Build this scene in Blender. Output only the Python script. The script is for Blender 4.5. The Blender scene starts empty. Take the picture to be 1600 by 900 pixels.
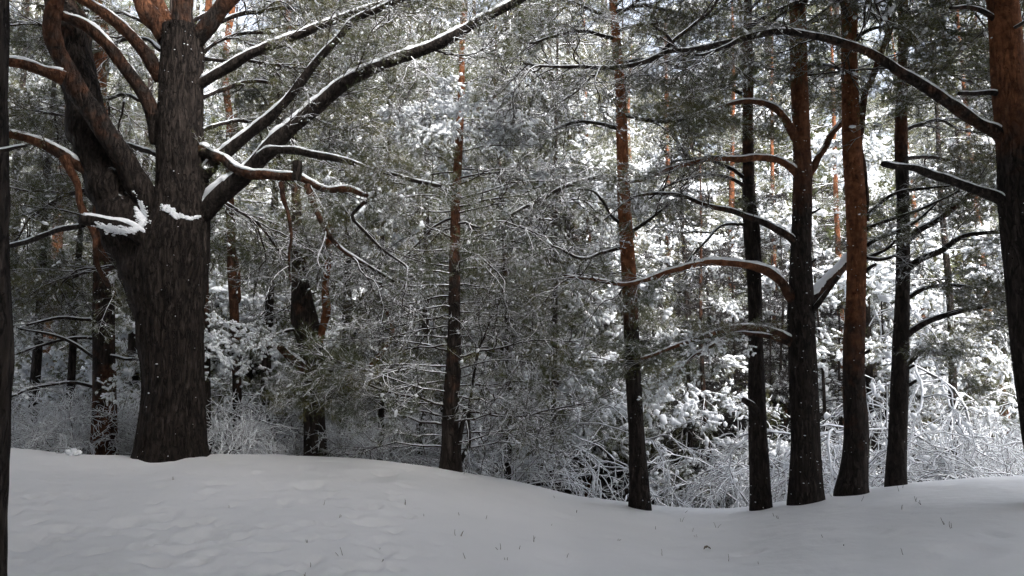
import bpy, math, random
import numpy as np
from mathutils import Vector, Matrix

# ------------------------------------------------------------------ camera, sky, sun, exposure
scene = bpy.context.scene
COL = scene.collection
CAM_Z = 1.6
F = 1156.0                       # focal length in photograph pixels (1600 wide)
PITCH = math.atan(150.0 / F)
cam_d = bpy.data.cameras.new("camera")
cam_d.sensor_width = 36.0
cam_d.lens = F / 1600.0 * 36.0
cam_d.clip_end = 2000.0
cam = bpy.data.objects.new("camera", cam_d)
cam.location = (0, 0, CAM_Z)
cam.rotation_euler = (math.pi / 2 + PITCH, 0, 0)
COL.objects.link(cam)
scene.camera = cam

SUN_ELEV = math.radians(44)
SUN_AZ = math.radians(149)       # measured from +Y towards +X: behind the camera, a little to the right
world = bpy.data.worlds.new("World")
scene.world = world
world.use_nodes = True
wn = world.node_tree
wn.nodes.clear()
sky = wn.nodes.new("ShaderNodeTexSky")
sky.sky_type = 'NISHITA'
sky.sun_disc = False
sky.sun_elevation = SUN_ELEV
sky.sun_rotation = SUN_AZ
sky.dust_density = 6.0
sky.air_density = 1.0
hs = wn.nodes.new("ShaderNodeHueSaturation")   # a grey, overcast sky: the whole dome loses most of its blue
hs.inputs["Saturation"].default_value = 0.45
bg = wn.nodes.new("ShaderNodeBackground")
bg.inputs["Strength"].default_value = 0.11
wo = wn.nodes.new("ShaderNodeOutputWorld")
wn.links.new(sky.outputs[0], hs.inputs["Color"])
wn.links.new(hs.outputs[0], bg.inputs["Color"])
wn.links.new(bg.outputs[0], wo.inputs["Surface"])

sun_d = bpy.data.lights.new("sun", 'SUN')
sun_d.energy = 1.5
sun_d.angle = math.radians(22)
sun_d.color = (1.0, 0.993, 0.98)
sun = bpy.data.objects.new("sun", sun_d)
sdir = Vector((math.sin(SUN_AZ) * math.cos(SUN_ELEV), math.cos(SUN_AZ) * math.cos(SUN_ELEV), math.sin(SUN_ELEV)))
sun.rotation_euler = sdir.to_track_quat('Z', 'Y').to_euler()
sun.location = (0, 0, 40)
COL.objects.link(sun)

scene.view_settings.view_transform = 'Standard'
scene.view_settings.look = 'None'
scene.view_settings.gamma = 1.0
scene.view_settings.exposure = 2.58
scene.cycles.max_bounces = 8
scene.cycles.diffuse_bounces = 4
scene.cycles.glossy_bounces = 1
scene.cycles.transmission_bounces = 2
scene.cycles.volume_bounces = 0

# ------------------------------------------------------------------ pixel -> place
cp, sp = math.cos(PITCH), math.sin(PITCH)
def at(px, py, d):
    xc = (px - 800.0) / F; yc = (450.0 - py) / F
    X, Y, Z = xc, cp - yc * sp, sp + yc * cp
    k = d / Y
    return np.array((X * k, d, CAM_Z + Z * k))
def px_size(d):                   # metres per photograph pixel at distance d
    return d / F

# ------------------------------------------------------------------ noise
def _hash(ix, iy, iz, seed):
    with np.errstate(over='ignore'):
        h = (ix.astype(np.int64) * 374761393 + iy.astype(np.int64) * 668265263 + iz.astype(np.int64) * 2147483647 + seed * 974711) & 0xFFFFFFFF
        h = ((h ^ (h >> 13)) * 1274126177) & 0xFFFFFFFF
        h = ((h ^ (h >> 16)) * 2246822519) & 0xFFFFFFFF
        h = h ^ (h >> 15)
    return (h & 0xFFFFFF) / float(0xFFFFFF)
def vnoise(P, seed=0):
    P = np.asarray(P, float)
    i = np.floor(P).astype(np.int64); f = P - i
    f = f * f * (3 - 2 * f)
    r = 0
    for dx in (0, 1):
        for dy in (0, 1):
            for dz in (0, 1):
                w = (f[..., 0] if dx else 1 - f[..., 0]) * (f[..., 1] if dy else 1 - f[..., 1]) * (f[..., 2] if dz else 1 - f[..., 2])
                r = r + w * _hash(i[..., 0] + dx, i[..., 1] + dy, i[..., 2] + dz, seed)
    return r                      # 0..1
def fbm(P, seed=0, octv=3):
    P = np.asarray(P, float); a, s, t = 1.0, 0.0, 0.0
    for k in range(octv):
        s = s + a * vnoise(P, seed + 17 * k); t += a; a *= 0.5; P = P * 2.03
    return s / t
def sstep(a, b, x):
    t = np.clip((np.asarray(x, float) - a) / (b - a), 0, 1)
    return t * t * (3 - 2 * t)
def unit(v):
    return v / np.maximum(np.linalg.norm(v, axis=-1, keepdims=True), 1e-9)

# ------------------------------------------------------------------ mesh assembly
class MB:
    def __init__(self):
        self.v = []; self.f3 = []; self.m3 = []; self.f4 = []; self.m4 = []; self.n = 0; self.attr = []
    def add(self, v, f, mat=0, attr=None):
        v = np.asarray(v, float).reshape(-1, 3); f = np.asarray(f, np.int64)
        if f.size == 0: return
        m = np.full(len(f), mat, np.int32) if np.isscalar(mat) else np.asarray(mat, np.int32)
        (self.f3 if f.shape[1] == 3 else self.f4).append(f + self.n)
        (self.m3 if f.shape[1] == 3 else self.m4).append(m)
        self.v.append(v); self.n += len(v)
        self.attr.append(np.zeros(len(v)) if attr is None else np.asarray(attr, float))
    def data(self):
        cat = lambda l, w: np.concatenate(l) if l else np.zeros((0, w), np.int64)
        return (np.concatenate(self.v), cat(self.f3, 3), np.concatenate(self.m3) if self.m3 else np.zeros(0, np.int32),
                cat(self.f4, 4), np.concatenate(self.m4) if self.m4 else np.zeros(0, np.int32))
    def add_data(self, D, M4):
        v, f3, m3, f4, m4 = D
        w = v @ np.array(M4)[:3, :3].T + np.array(M4)[:3, 3]
        n0 = self.n
        if len(f3): self.f3.append(f3 + n0); self.m3.append(m3)
        if len(f4): self.f4.append(f4 + n0); self.m4.append(m4)
        self.v.append(w); self.n += len(w); self.attr.append(np.zeros(len(w)))
    def mesh(self, name, mats, smooth=True, attr_name=None):
        v, f3, m3, f4, m4 = self.data()
        me = bpy.data.meshes.new(name)
        me.vertices.add(len(v)); me.vertices.foreach_set("co", v.astype(np.float32).ravel())
        nl = len(f3) * 3 + len(f4) * 4; nf = len(f3) + len(f4)
        me.loops.add(nl); me.loops.foreach_set("vertex_index", np.concatenate((f3.ravel(), f4.ravel())).astype(np.int32))
        me.polygons.add(nf)
        st = np.concatenate((np.arange(len(f3)) * 3, len(f3) * 3 + np.arange(len(f4)) * 4)).astype(np.int32)
        me.polygons.foreach_set("loop_start", st)
        me.polygons.foreach_set("material_index", np.concatenate((m3, m4)).astype(np.int32))
        me.polygons.foreach_set("use_smooth", np.full(nf, smooth))
        for m in mats: me.materials.append(m)
        if attr_name:
            a = me.attributes.new(attr_name, 'FLOAT', 'POINT')
            a.data.foreach_set("value", np.concatenate(self.attr).astype(np.float32))
        me.update(calc_edges=True)
        return me

def frames(path):
    t = np.gradient(path, axis=-2); t = unit(t)
    md = np.abs(unit(path[..., -1:, :] - path[..., :1, :]))
    ref = np.where(md[..., 2:3] > 0.85, np.array((0., 1., 0.)), np.array((0., 0., 1.)))
    s = unit(np.cross(t, ref)); u = np.cross(s, t)
    return t, s, u
def tubes(mb, paths, radii, sides, mat=0, cap=True, attr=None):
    """N tubes of n points each at once."""
    paths = np.asarray(paths, float); radii = np.asarray(radii, float)
    if paths.ndim == 2: paths = paths[None]; radii = radii[None]
    N, n, _ = paths.shape
    if N == 0: return
    t, s, u = frames(paths)
    a = np.arange(sides) * 2 * math.pi / sides
    ring = s[:, :, None, :] * np.cos(a)[None, None, :, None] + u[:, :, None, :] * np.sin(a)[None, None, :, None]
    v = paths[:, :, None, :] + ring * radii[:, :, None, None]
    i = np.arange(N)[:, None, None] * n * sides; j = np.arange(n - 1)[None, :, None] * sides; k = np.arange(sides)[None, None, :]; k2 = (k + 1) % sides
    f = np.stack(np.broadcast_arrays(i + j + k, i + j + k2, i + j + sides + k2, i + j + sides + k), -1).reshape(-1, 4)
    at_ = None if attr is None else np.repeat(np.asarray(attr, float).reshape(-1), sides)
    mb.add(v, f, mat, at_)
    if cap and sides >= 4 and N == 1:
        for e, o in ((0, 1), (n - 1, -1)):
            c = paths[0, e][None]; r = v[0, e]
            vv = np.concatenate((r, c)); idx = np.arange(sides)
            ff = np.stack((idx, (idx + 1) % sides, np.full(sides, sides)), -1)
            mb.add(vv, ff[:, ::-1] if o == 1 else ff, mat, None if attr is None else np.full(sides + 1, np.asarray(attr).reshape(-1)[e]))
def grow(P0, D, L, n, wander, up, rng):
    N = len(P0); out = np.zeros((N, n, 3)); out[:, 0] = P0; d = unit(D); st = (L / (n - 1))[:, None]
    for k in range(1, n):
        out[:, k] = out[:, k - 1] + d * st
        d = unit(d + rng.normal(0, wander, (N, 3)) + np.array((0, 0, up)))
    return out
ICO_V = None
def ico():
    global ICO_V, ICO_F
    if ICO_V is None:
        g = (1 + 5 ** .5) / 2
        v = np.array([(-1, g, 0), (1, g, 0), (-1, -g, 0), (1, -g, 0), (0, -1, g), (0, 1, g), (0, -1, -g), (0, 1, -g), (g, 0, -1), (g, 0, 1), (-g, 0, -1), (-g, 0, 1)], float)
        ICO_V = unit(v)
        ICO_F = np.array([(0, 11, 5), (0, 5, 1), (0, 1, 7), (0, 7, 10), (0, 10, 11), (1, 5, 9), (5, 11, 4), (11, 10, 2), (10, 7, 6), (7, 1, 8), (3, 9, 4), (3, 4, 2), (3, 2, 6), (3, 6, 8), (3, 8, 9), (4, 9, 5), (2, 4, 11), (6, 2, 10), (8, 6, 7), (9, 8, 1)])
    return ICO_V, ICO_F
def lumps(mb, C, T, ra, rl, rng, mat, jitter=0.16):
    """soft snow lumps: radius ra across, rl along the tangent T"""
    N = len(C)
    if N == 0: return
    v, f = ico()
    T = unit(T); s = unit(np.cross(T, np.array((0.01, 0.02, 1.)))); u = np.cross(s, T)
    jit = 1 + rng.normal(0, jitter, (N, 12))
    w = v[None] * jit[:, :, None]
    P = C[:, None, :] + (T[:, None, :] * w[:, :, 0:1] * rl[:, None, None] + s[:, None, :] * w[:, :, 1:2] * ra[:, None, None] + u[:, None, :] * w[:, :, 2:3] * (ra * 0.8)[:, None, None])
    ff = (f[None] + (np.arange(N) * 12)[:, None, None]).reshape(-1, 3)
    mb.add(P, ff, mat)
def needles(mb, C, T, k, L, W, psnow, rng, mat_n, mat_s):
    """k needle blades on each of the points C with twig direction T"""
    N = len(C)
    if N == 0: return
    C = np.repeat(C, k, 0); T = np.repeat(unit(T), k, 0); M = len(C)
    d = unit(T * rng.uniform(0.25, 0.9, (M, 1)) + unit(rng.normal(0, 1, (M, 3))) * 0.9)
    ln = L * rng.uniform(0.65, 1.15, (M, 1))
    s = unit(np.cross(d, rng.normal(0, 1, (M, 3)))) * W * 0.5
    v = np.stack((C - s, C + s, C + d * ln), 1)
    f = np.arange(M * 3).reshape(M, 3)
    ps = np.repeat(np.broadcast_to(psnow, (N,)), k) * np.clip(0.55 + 0.9 * d[:, 2], 0.1, 1.3)
    mat = np.where(rng.random(M) < ps, mat_s, mat_n)
    mb.add(v, f, mat)

# ------------------------------------------------------------------ materials
def new_mat(name):
    m = bpy.data.materials.new(name); m.use_nodes = True
    nt = m.node_tree; b = nt.nodes["Principled BSDF"]
    return m, nt, b
def nd(nt, kind, **kw):
    n = nt.nodes.new(kind)
    for k, v in kw.items():
        if k in n.inputs: n.inputs[k].default_value = v
        else: setattr(n, k, v)
    return n
def ramp(nt, src, stops):
    r = nt.nodes.new("ShaderNodeValToRGB")
    e = r.color_ramp.elements
    while len(e) < len(stops): e.new(0.5)
    for x, (p, c) in zip(e, stops): x.position = p; x.color = (*c, 1)
    nt.links.new(src, r.inputs[0]); return r
def mixc(nt, fac, a, b):
    m = nt.nodes.new("ShaderNodeMix"); m.data_type = 'RGBA'
    for s, x in ((0, fac), (6, a), (7, b)):
        if isinstance(x, (int, float)): m.inputs[s].default_value = x
        elif isinstance(x, tuple): m.inputs[s].default_value = (*x, 1)
        else: nt.links.new(x, m.inputs[s])
    return m.outputs[2]
def math_(nt, op, a, b=None, clamp=False):
    m = nt.nodes.new("ShaderNodeMath"); m.operation = op; m.use_clamp = clamp
    for s, x in ((0, a), (1, b)):
        if x is None: continue
        if isinstance(x, (int, float)): m.inputs[s].default_value = x
        else: nt.links.new(x, m.inputs[s])
    return m.outputs[0]
def up_mask(nt, lo, hi, scale, amount):
    """where snow can lie: faces that look upwards, broken by noise"""
    g = nd(nt, "ShaderNodeNewGeometry"); s = nd(nt, "ShaderNodeSeparateXYZ"); nt.links.new(g.outputs["Normal"], s.inputs[0])
    nz = nd(nt, "ShaderNodeTexNoise", Scale=scale, Detail=3.0); nt.links.new(g.outputs["Position"], nz.inputs["Vector"])
    w = math_(nt, 'ADD', s.outputs["Z"], math_(nt, 'MULTIPLY', math_(nt, 'SUBTRACT', nz.outputs[0], 0.5), amount))
    mr = nd(nt, "ShaderNodeMapRange"); mr.inputs["From Min"].default_value = lo; mr.inputs["From Max"].default_value = hi
    nt.links.new(w, mr.inputs["Value"]); return mr.outputs[0]

SNOW_C = (0.85, 0.875, 0.91)
def make_snow():
    m, nt, b = new_mat("snow")
    b.inputs["Base Color"].default_value = (*SNOW_C, 1); b.inputs["Roughness"].default_value = 0.75
    b.inputs["Specular IOR Level"].default_value = 0.2
    return m
def make_ground_snow():
    m, nt, b = new_mat("ground_snow")
    g = nd(nt, "ShaderNodeNewGeometry")
    n1 = nd(nt, "ShaderNodeTexNoise", Scale=1.3, Detail=4.0); nt.links.new(g.outputs["Position"], n1.inputs["Vector"])
    c = ramp(nt, n1.outputs[0], [(0.3, (0.80, 0.805, 0.81)), (0.7, (0.85, 0.85, 0.855))])
    nt.links.new(c.outputs[0], b.inputs["Base Color"])
    n2 = nd(nt, "ShaderNodeTexNoise", Scale=60.0, Detail=5.0); nt.links.new(g.outputs["Position"], n2.inputs["Vector"])
    n3 = nd(nt, "ShaderNodeTexNoise", Scale=7.0, Detail=3.0); nt.links.new(g.outputs["Position"], n3.inputs["Vector"])
    h = math_(nt, 'ADD', math_(nt, 'MULTIPLY', n2.outputs[0], 0.12), n3.outputs[0])
    bp = nd(nt, "ShaderNodeBump", Strength=0.45, Distance=0.03); nt.links.new(h, bp.inputs["Height"]); nt.links.new(bp.outputs[0], b.inputs["Normal"])
    b.inputs["Roughness"].default_value = 0.8; b.inputs["Specular IOR Level"].default_value = 0.15
    return m
def make_bark():
    m, nt, b = new_mat("pine_bark")
    tc = nd(nt, "ShaderNodeNewGeometry"); pos = tc.outputs["Position"]
    mp = nd(nt, "ShaderNodeMapping"); mp.inputs["Scale"].default_value = (1, 1, 0.22); nt.links.new(pos, mp.inputs[0])
    n1 = nd(nt, "ShaderNodeTexNoise", Scale=28.0, Detail=6.0, Roughness=0.65); nt.links.new(mp.outputs[0], n1.inputs["Vector"])
    mp2 = nd(nt, "ShaderNodeMapping"); mp2.inputs["Scale"].default_value = (1, 1, 0.24); nt.links.new(pos, mp2.inputs[0])
    n4 = nd(nt, "ShaderNodeTexNoise", Scale=17.0, Detail=4.0, Roughness=0.55, Distortion=0.5); nt.links.new(mp2.outputs[0], n4.inputs["Vector"])
    rg = math_(nt, 'ABSOLUTE', math_(nt, 'SUBTRACT', n4.outputs[0], 0.5))
    fis = ramp(nt, rg, [(0.0, (0, 0, 0)), (0.055, (1, 1, 1))])
    dark = ramp(nt, n1.outputs[0], [(0.3, (0.015, 0.012, 0.010)), (0.55, (0.036, 0.028, 0.024)), (0.75, (0.085, 0.070, 0.061))])
    dk = mixc(nt, fis.outputs[0], (0.014, 0.011, 0.010), dark.outputs[0])
    n2 = nd(nt, "ShaderNodeTexNoise", Scale=11.0, Detail=7.0, Roughness=0.7); nt.links.new(pos, n2.inputs["Vector"])
    orange = ramp(nt, n2.outputs[0], [(0.28, (0.055, 0.023, 0.013)), (0.5, (0.195, 0.075, 0.034)), (0.72, (0.32, 0.138, 0.068))])
    at_ = nd(nt, "ShaderNodeAttribute"); at_.attribute_name = "ruddy"
    n3 = nd(nt, "ShaderNodeTexNoise", Scale=6.0, Detail=5.0); nt.links.new(pos, n3.inputs["Vector"])
    w = math_(nt, 'ADD', math_(nt, 'MULTIPLY', at_.outputs["Fac"], 1.7), math_(nt, 'MULTIPLY', math_(nt, 'SUBTRACT', n3.outputs[0], 0.85), 1.3), clamp=True)
    col = mixc(nt, w, dk, orange.outputs[0])
    up = up_mask(nt, 0.62, 0.85, 18.0, 0.6)
    col2 = mixc(nt, up, col, SNOW_C)
    nt.links.new(col2, b.inputs["Base Color"])
    h = math_(nt, 'ADD', n1.outputs[0], math_(nt, 'MULTIPLY', fis.outputs[0], 0.7))
    bp = nd(nt, "ShaderNodeBump", Strength=1.0, Distance=0.035); nt.links.new(h, bp.inputs["Height"]); nt.links.new(bp.outputs[0], b.inputs["Normal"])
    b.inputs["Roughness"].default_value = 0.9; b.inputs["Specular IOR Level"].default_value = 0.15
    return m
def make_twig(name, lo, hi, col=(0.032, 0.026, 0.022)):
    m, nt, b = new_mat(name)
    up = up_mask(nt, lo, hi, 14.0, 0.9)
    c = mixc(nt, up, col, SNOW_C)
    nt.links.new(c, b.inputs["Base Color"]); b.inputs["Roughness"].default_value = 0.9; b.inputs["Specular IOR Level"].default_value = 0.1
    return m
def make_needle():
    m, nt, b = new_mat("pine_needle")
    g = nd(nt, "ShaderNodeNewGeometry")
    oi = nd(nt, "ShaderNodeObjectInfo")
    n1 = nd(nt, "ShaderNodeTexNoise", Scale=2.2, Detail=3.0); nt.links.new(g.outputs["Position"], n1.inputs["Vector"])
    v = math_(nt, 'ADD', math_(nt, 'MULTIPLY', n1.outputs[0], 0.8), math_(nt, 'MULTIPLY', oi.outputs["Random"], 0.25))
    c = ramp(nt, v, [(0.28, (0.046, 0.060, 0.020)), (0.5, (0.080, 0.090, 0.030)), (0.78, (0.150, 0.130, 0.045))])
    nt.links.new(c.outputs[0], b.inputs["Base Color"]); b.inputs["Roughness"].default_value = 0.6; b.inputs["Specular IOR Level"].default_value = 0.25
    return m
M_SNOW = make_snow(); M_GROUND = make_ground_snow(); M_BARK = make_bark()
M_TWIG = make_twig("snow_dusted_twig", 0.12, 0.5, (0.040, 0.030, 0.024)); M_FROST = make_twig("frosted_twig", -0.7, -0.05, (0.06, 0.055, 0.052)); M_NEEDLE = make_needle()
FOL = [M_TWIG, M_NEEDLE, M_SNOW]
mstalk, _nt, _b = new_mat("dry_stalk"); _b.inputs["Base Color"].default_value = (0.15, 0.115, 0.08, 1); _b.inputs["Roughness"].default_value = 0.9

# ------------------------------------------------------------------ objects
def tag(o, label=None, cat=None, group=None, kind=None):
    for k, v in (("label", label), ("category", cat), ("group", group), ("kind", kind)):
        if v: o[k] = v
    return o
def obj(name, me, parent=None, mat4=None, kind=None):
    o = bpy.data.objects.new(name, me); COL.objects.link(o)
    if parent is not None: o.parent = parent
    if mat4 is not None: o.matrix_local = mat4
    if kind: o["kind"] = kind
    return o
def empty(name, loc, label, cat, group=None):
    o = bpy.data.objects.new(name, None); COL.objects.link(o)
    o.location = loc; o.empty_display_size = 0.2
    return tag(o, label, cat, group)

# ------------------------------------------------------------------ the ground
CREST = [(-400, 700), (0, 700), (60, 703), (100, 709), (150, 711), (220, 712), (330, 710), (430, 710), (500, 714), (560, 716), (620, 722), (690, 732), (740, 741), (800, 750),
         (850, 762), (900, 775), (950, 780), (1000, 786), (1050, 792), (1120, 795), (1160, 793), (1200, 787), (1250, 778), (1300, 770), (1350, 765), (1400, 756), (1450, 752),
         (1500, 748), (1550, 745), (1600, 743), (2000, 735)]
DC = 9.3
U_T, S_T = [], []
for px, py in CREST:
    q = at(px, py, 1.0); U_T.append(q[0]); S_T.append(q[2] - CAM_Z)
U_T, S_T = np.array(U_T), np.array(S_T)
ZC_T = CAM_Z + S_T * DC
def base_profile(zc, Y, X):
    near = 0.14 + (zc - 0.14) * sstep(2.5, DC, Y)
    t = Y - DC
    valley = -2.3 + 15.0 * sstep(32, 130, Y) + 40 * sstep(110, 320, Y) + 0.9 * (fbm(np.stack((X * 0.09, Y * 0.09, X * 0), -1), 5, 2) - 0.5) * sstep(3, 12, t)
    far = zc + (valley - zc) * sstep(0, 11, t)
    return np.where(Y < DC, near, far)
for _ in range(4):                # lower or raise the crest so that its skyline runs where it does in the photograph
    dd = np.linspace(7.0, 13.0, 90)
    for i in range(len(U_T)):
        z = base_profile(np.full(90, ZC_T[i]), dd, np.full(90, U_T[i] * DC))
        ZC_T[i] += (S_T[i] - ((z - CAM_Z) / dd).max()) * DC
rngG = np.random.default_rng(4)
DIMPLES = []
def dimple(px, py, rx, ry, dep, rot=0.0): DIMPLES.append((px, py, rx, ry, dep, rot))
for k in range(240):              # old footprints, mostly on the left of the slope
    px = rngG.uniform(15, 640); py = rngG.uniform(735, 895)
    dimple(px, py, 0.03 + 0.075 * rngG.random() ** 2, rngG.uniform(0.022, 0.05), rngG.uniform(0.010, 0.040), rngG.uniform(-0.5, 0.3))
for k in range(26):
    dimple(rngG.uniform(500, 1600), rngG.uniform(790, 895), rngG.uniform(0.08, 0.2), rngG.uniform(0.05, 0.1), rngG.uniform(0.008, 0.02), rngG.uniform(-0.3, 0.3))
for a in ((580, 744, 0.22, 0.2, 0.07), (708, 744, 0.16, 0.12, 0.05), (485, 758, 0.14, 0.1, 0.05), (480, 731, 0.1, 0.09, 0.03), (308, 837, 0.13, 0.1, 0.05), (200, 819, 0.10, 0.08, 0.04), (260, 808, 0.08, 0.07, 0.04),
          (45, 843, 0.12, 0.08, 0.04), (370, 726, 0.2, 0.12, 0.03), (328, 771, 0.07, 0.06, 0.04), (250, 719, 0.2, 0.14, 0.03), (1520, 866, 0.2, 0.1, 0.03), (1170, 866, 0.12, 0.06, 0.03), (880, 809, 0.17, 0.1, 0.025)):
    dimple(*a)
def gz_plain(X, Y):
    u = X / np.maximum(Y, 2.5)
    zc = np.interp(u, U_T, ZC_T)
    return base_profile(zc, Y, X)
def place(px, py, it=30):
    """where the view ray through a pixel meets the near slope"""
    q0 = at(px, py, 1.0); s = np.array((q0[0], 1.0, q0[2] - CAM_Z))
    for d in np.arange(3.0, 12.0, 0.03):
        if CAM_Z + s[2] * d <= gz_plain(np.array(s[0] * d), np.array(d)): return s[0] * d, d
    return s[0] * DC, DC
UF = np.linspace(U_T[0], U_T[-1], 900); kw_ = np.hanning(41); kw_ /= kw_.sum()
ZF = np.convolve(np.pad(np.interp(UF, U_T, ZC_T), 20, mode='edge'), kw_, mode='valid')      # no kinks along the crest
U_T, ZC_T = UF, ZF
DW = [(*place(a[0], a[1]), *a[2:]) if len(a) == 6 else (*place(a[0], a[1]), *a[2:], 0.0) for a in DIMPLES]
def gz(X, Y):
    X = np.asarray(X, float); Y = np.asarray(Y, float)
    z = gz_plain(X, Y)
    P = np.stack((X, Y, X * 0), -1)
    nearw = sstep(11.5, 9.5, Y)
    z = z + nearw * (0.10 * (fbm(P * 0.55, 21, 2) - 0.5) * sstep(9.2, 7.5, Y) + 0.017 * (fbm(P * np.array((2.2, 3.4, 1)), 22, 2) - 0.5) + 0.022 * (fbm(P * np.array((5.0, 8.0, 1)), 23, 2) - 0.5) * (0.35 + 0.65 * sstep(1.0, -2.5, X)))
    for x, y, rx, ry, dep, rot in DW:
        dx = X - x; dy = Y - y
        m = (np.abs(dx) < 1.0) & (np.abs(dy) < 1.0)
        if not m.any(): continue
        c, s = math.cos(rot), math.sin(rot)
        a = (dx[m] * c + dy[m] * s) / rx; b = (-dx[m] * s + dy[m] * c) / (ry * 1.6)
        r2 = a * a + b * b
        z[m] += -dep * np.exp(-r2 * r2 * 0.8) + dep * 0.1 * np.exp(-(np.sqrt(r2) - 1.6) ** 2 * 4)
    # a low mound at the left end of the crest
    mx, my = MOUND
    z = z + 0.07 * np.exp(-(((X - mx) / 0.45) ** 2 + ((Y - my) / 0.5) ** 2))
    return z
MOUND = place(120, 722)
gx = np.unique(np.round(np.concatenate((-np.geomspace(8.2, 420, 50), np.arange(-8.2, 8.2, 0.045), np.geomspace(8.2, 420, 50))), 4))
gy = np.unique(np.round(np.concatenate((np.linspace(-60, 3.5, 40), np.arange(3.5, 10.6, 0.036), np.geomspace(10.6, 500, 90))), 4))
GX, GY = np.meshgrid(gx, gy)
GZ = gz(GX, GY)
mb = MB(); nx, ny = len(gx), len(gy)
I = np.arange(nx * ny).reshape(ny, nx)
mb.add(np.stack((GX, GY, GZ), -1), np.stack((I[:-1, :-1], I[:-1, 1:], I[1:, 1:], I[1:, :-1]), -1).reshape(-1, 4))
ground = obj("ground", mb.mesh("ground", [M_GROUND])); tag(ground, "snow-covered forest floor rising to a soft crest", None, None, "structure")
def ground_at(x, y): return float(gz(np.array([x]), np.array([y]))[0])

# ------------------------------------------------------------------ boughs: a branch with its twigs, needles and snow
def bough_data(seed, length=2.2, nside=16, nsub=5, kn=7, nl=0.085, nw=0.007, psnow=0.35, plump=0.1, lump=0.04, droop=-0.02, twig_r=1.0, needle_part=1.0, sides=3, spread=0.25, coarse=False, wand=0.10, swand=0.16, slen=1.0):
    rng = np.random.default_rng(seed); mb = MB(); off = seed * 1.37
    main = grow(np.zeros((1, 3)), np.array([(1., 0, 0.15)]), np.array([length]), 10, wand, droop, rng)
    r0 = 0.016 * length / 2.2
    tubes(mb, main, np.linspace(r0, 0.005, 10)[None] * twig_r, 5, 0, cap=False)
    t = np.sort(rng.uniform(0.12, 1.0, nside)); idx = t * 9; i0 = np.minimum(idx.astype(int), 8); f = (idx - i0)[:, None]
    P = main[0][i0] * (1 - f) + main[0][i0 + 1] * f
    tg = unit(main[0][i0 + 1] - main[0][i0])
    sd = np.where(np.arange(nside) % 2 == 0, 1.0, -1.0)[:, None]
    side = unit(np.cross(tg, np.array((0, 0, 1.))))
    ang = rng.uniform(0.55, 1.1, (nside, 1))
    D = tg * np.cos(ang) + side * sd * np.sin(ang) + np.array((0, 0, 1.)) * rng.normal(0.02, spread, (nside, 1))
    L1 = length * (0.42 * (1 - 0.62 * t) + 0.08) * rng.uniform(0.6, 1.25, nside) * slen
    a = grow(P, D, L1, 6, swand, droop * 0.8, rng)
    tubes(mb, a, np.linspace(0.0075, 0.0035, 6)[None] * twig_r * np.ones((nside, 1)), sides, 0)
    N2 = nside * nsub
    k = np.repeat(np.arange(nside), nsub); tt = rng.uniform(0.2, 1.0, N2); idx = tt * 5; i0 = np.minimum(idx.astype(int), 4); f = (idx - i0)[:, None]
    P2 = a[k, i0] * (1 - f) + a[k, i0 + 1] * f; tg2 = unit(a[k, i0 + 1] - a[k, i0])
    D2 = unit(tg2 + unit(rng.normal(0, 1, (N2, 3)) * np.array((1, 1, 0.7))) * 0.95)
    L2 = rng.uniform(0.14, 0.40, N2) * (length / 2.2) ** 0.5
    c = grow(P2, D2, L2, 5, 0.16, droop, rng)
    tubes(mb, c, np.linspace(0.0045, 0.0028, 5)[None] * twig_r * np.ones((N2, 1)), sides, 0)
    # third order: fine shoots
    N3 = N2 * 2
    k3 = np.repeat(np.arange(N2), 2); j3 = rng.integers(1, 4, N3)
    P3 = c[k3, j3]; D3 = unit(unit(c[k3, j3 + 1] - c[k3, j3]) + unit(rng.normal(0, 1, (N3, 3))) * 0.8)
    e = grow(P3, D3, rng.uniform(0.08, 0.2, N3), 4, 0.14, droop, rng)
    if not coarse: tubes(mb, e, np.linspace(0.0032, 0.0022, 4)[None] * twig_r * np.ones((N3, 1)), 3, 0)
    pts, tan = [], []
    for arr, js in ((c, (2, 3, 4)), (e, (1, 2, 3)), (a, (4, 5))):
        for j in js:
            pts.append(arr[:, j]); tan.append(arr[:, j] - arr[:, j - 1])
    pts = np.concatenate(pts); tan = np.concatenate(tan)
    keep = rng.random(len(pts)) < needle_part
    cl = sstep(0.40, 0.62, fbm(pts * np.array((3.6, 3.6, 5.0)) + off, seed % 91, 2))     # snow gathers in clumps
    needles(mb, pts[keep], tan[keep], kn, nl, nw, psnow * 1.9 * cl[keep], rng, 1, 2)
    lk = rng.random(len(pts)) < plump * 1.9 * cl
    C = pts[lk] + np.array((0, 0, lump * 0.5)); n = len(C)
    lumps(mb, C, tan[lk] + rng.normal(0, 0.01, (n, 3)), lump * rng.uniform(0.5, 1.2, n), lump * rng.uniform(0.9, 2.3, n), rng, 2)
    return mb
KINDS = {
    'green': dict(kn=8, psnow=0.10, plump=0.03, lump=0.028, droop=-0.02, nl=0.075, nw=0.0052),
    'frost': dict(kn=6, psnow=0.36, plump=0.30, lump=0.040, droop=-0.05, nl=0.08, nw=0.008),
    'heavy': dict(kn=5, psnow=0.55, plump=0.62, lump=0.055, droop=-0.07, nl=0.085, nw=0.009),
    'gnarly': dict(kn=3, psnow=0.25, plump=0.04, lump=0.022, droop=0.0, needle_part=0.22, nside=10, nsub=5, twig_r=1.55, spread=0.5, wand=0.2, swand=0.3, slen=1.35),
    'twig': dict(kn=3, psnow=0.4, plump=0.0, lump=0.025, droop=0.01, needle_part=0.35, nside=14, nsub=4, twig_r=1.4, spread=0.4, wand=.15, swand=.25),
}
BOUGH = {}; BDATA = {}
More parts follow.
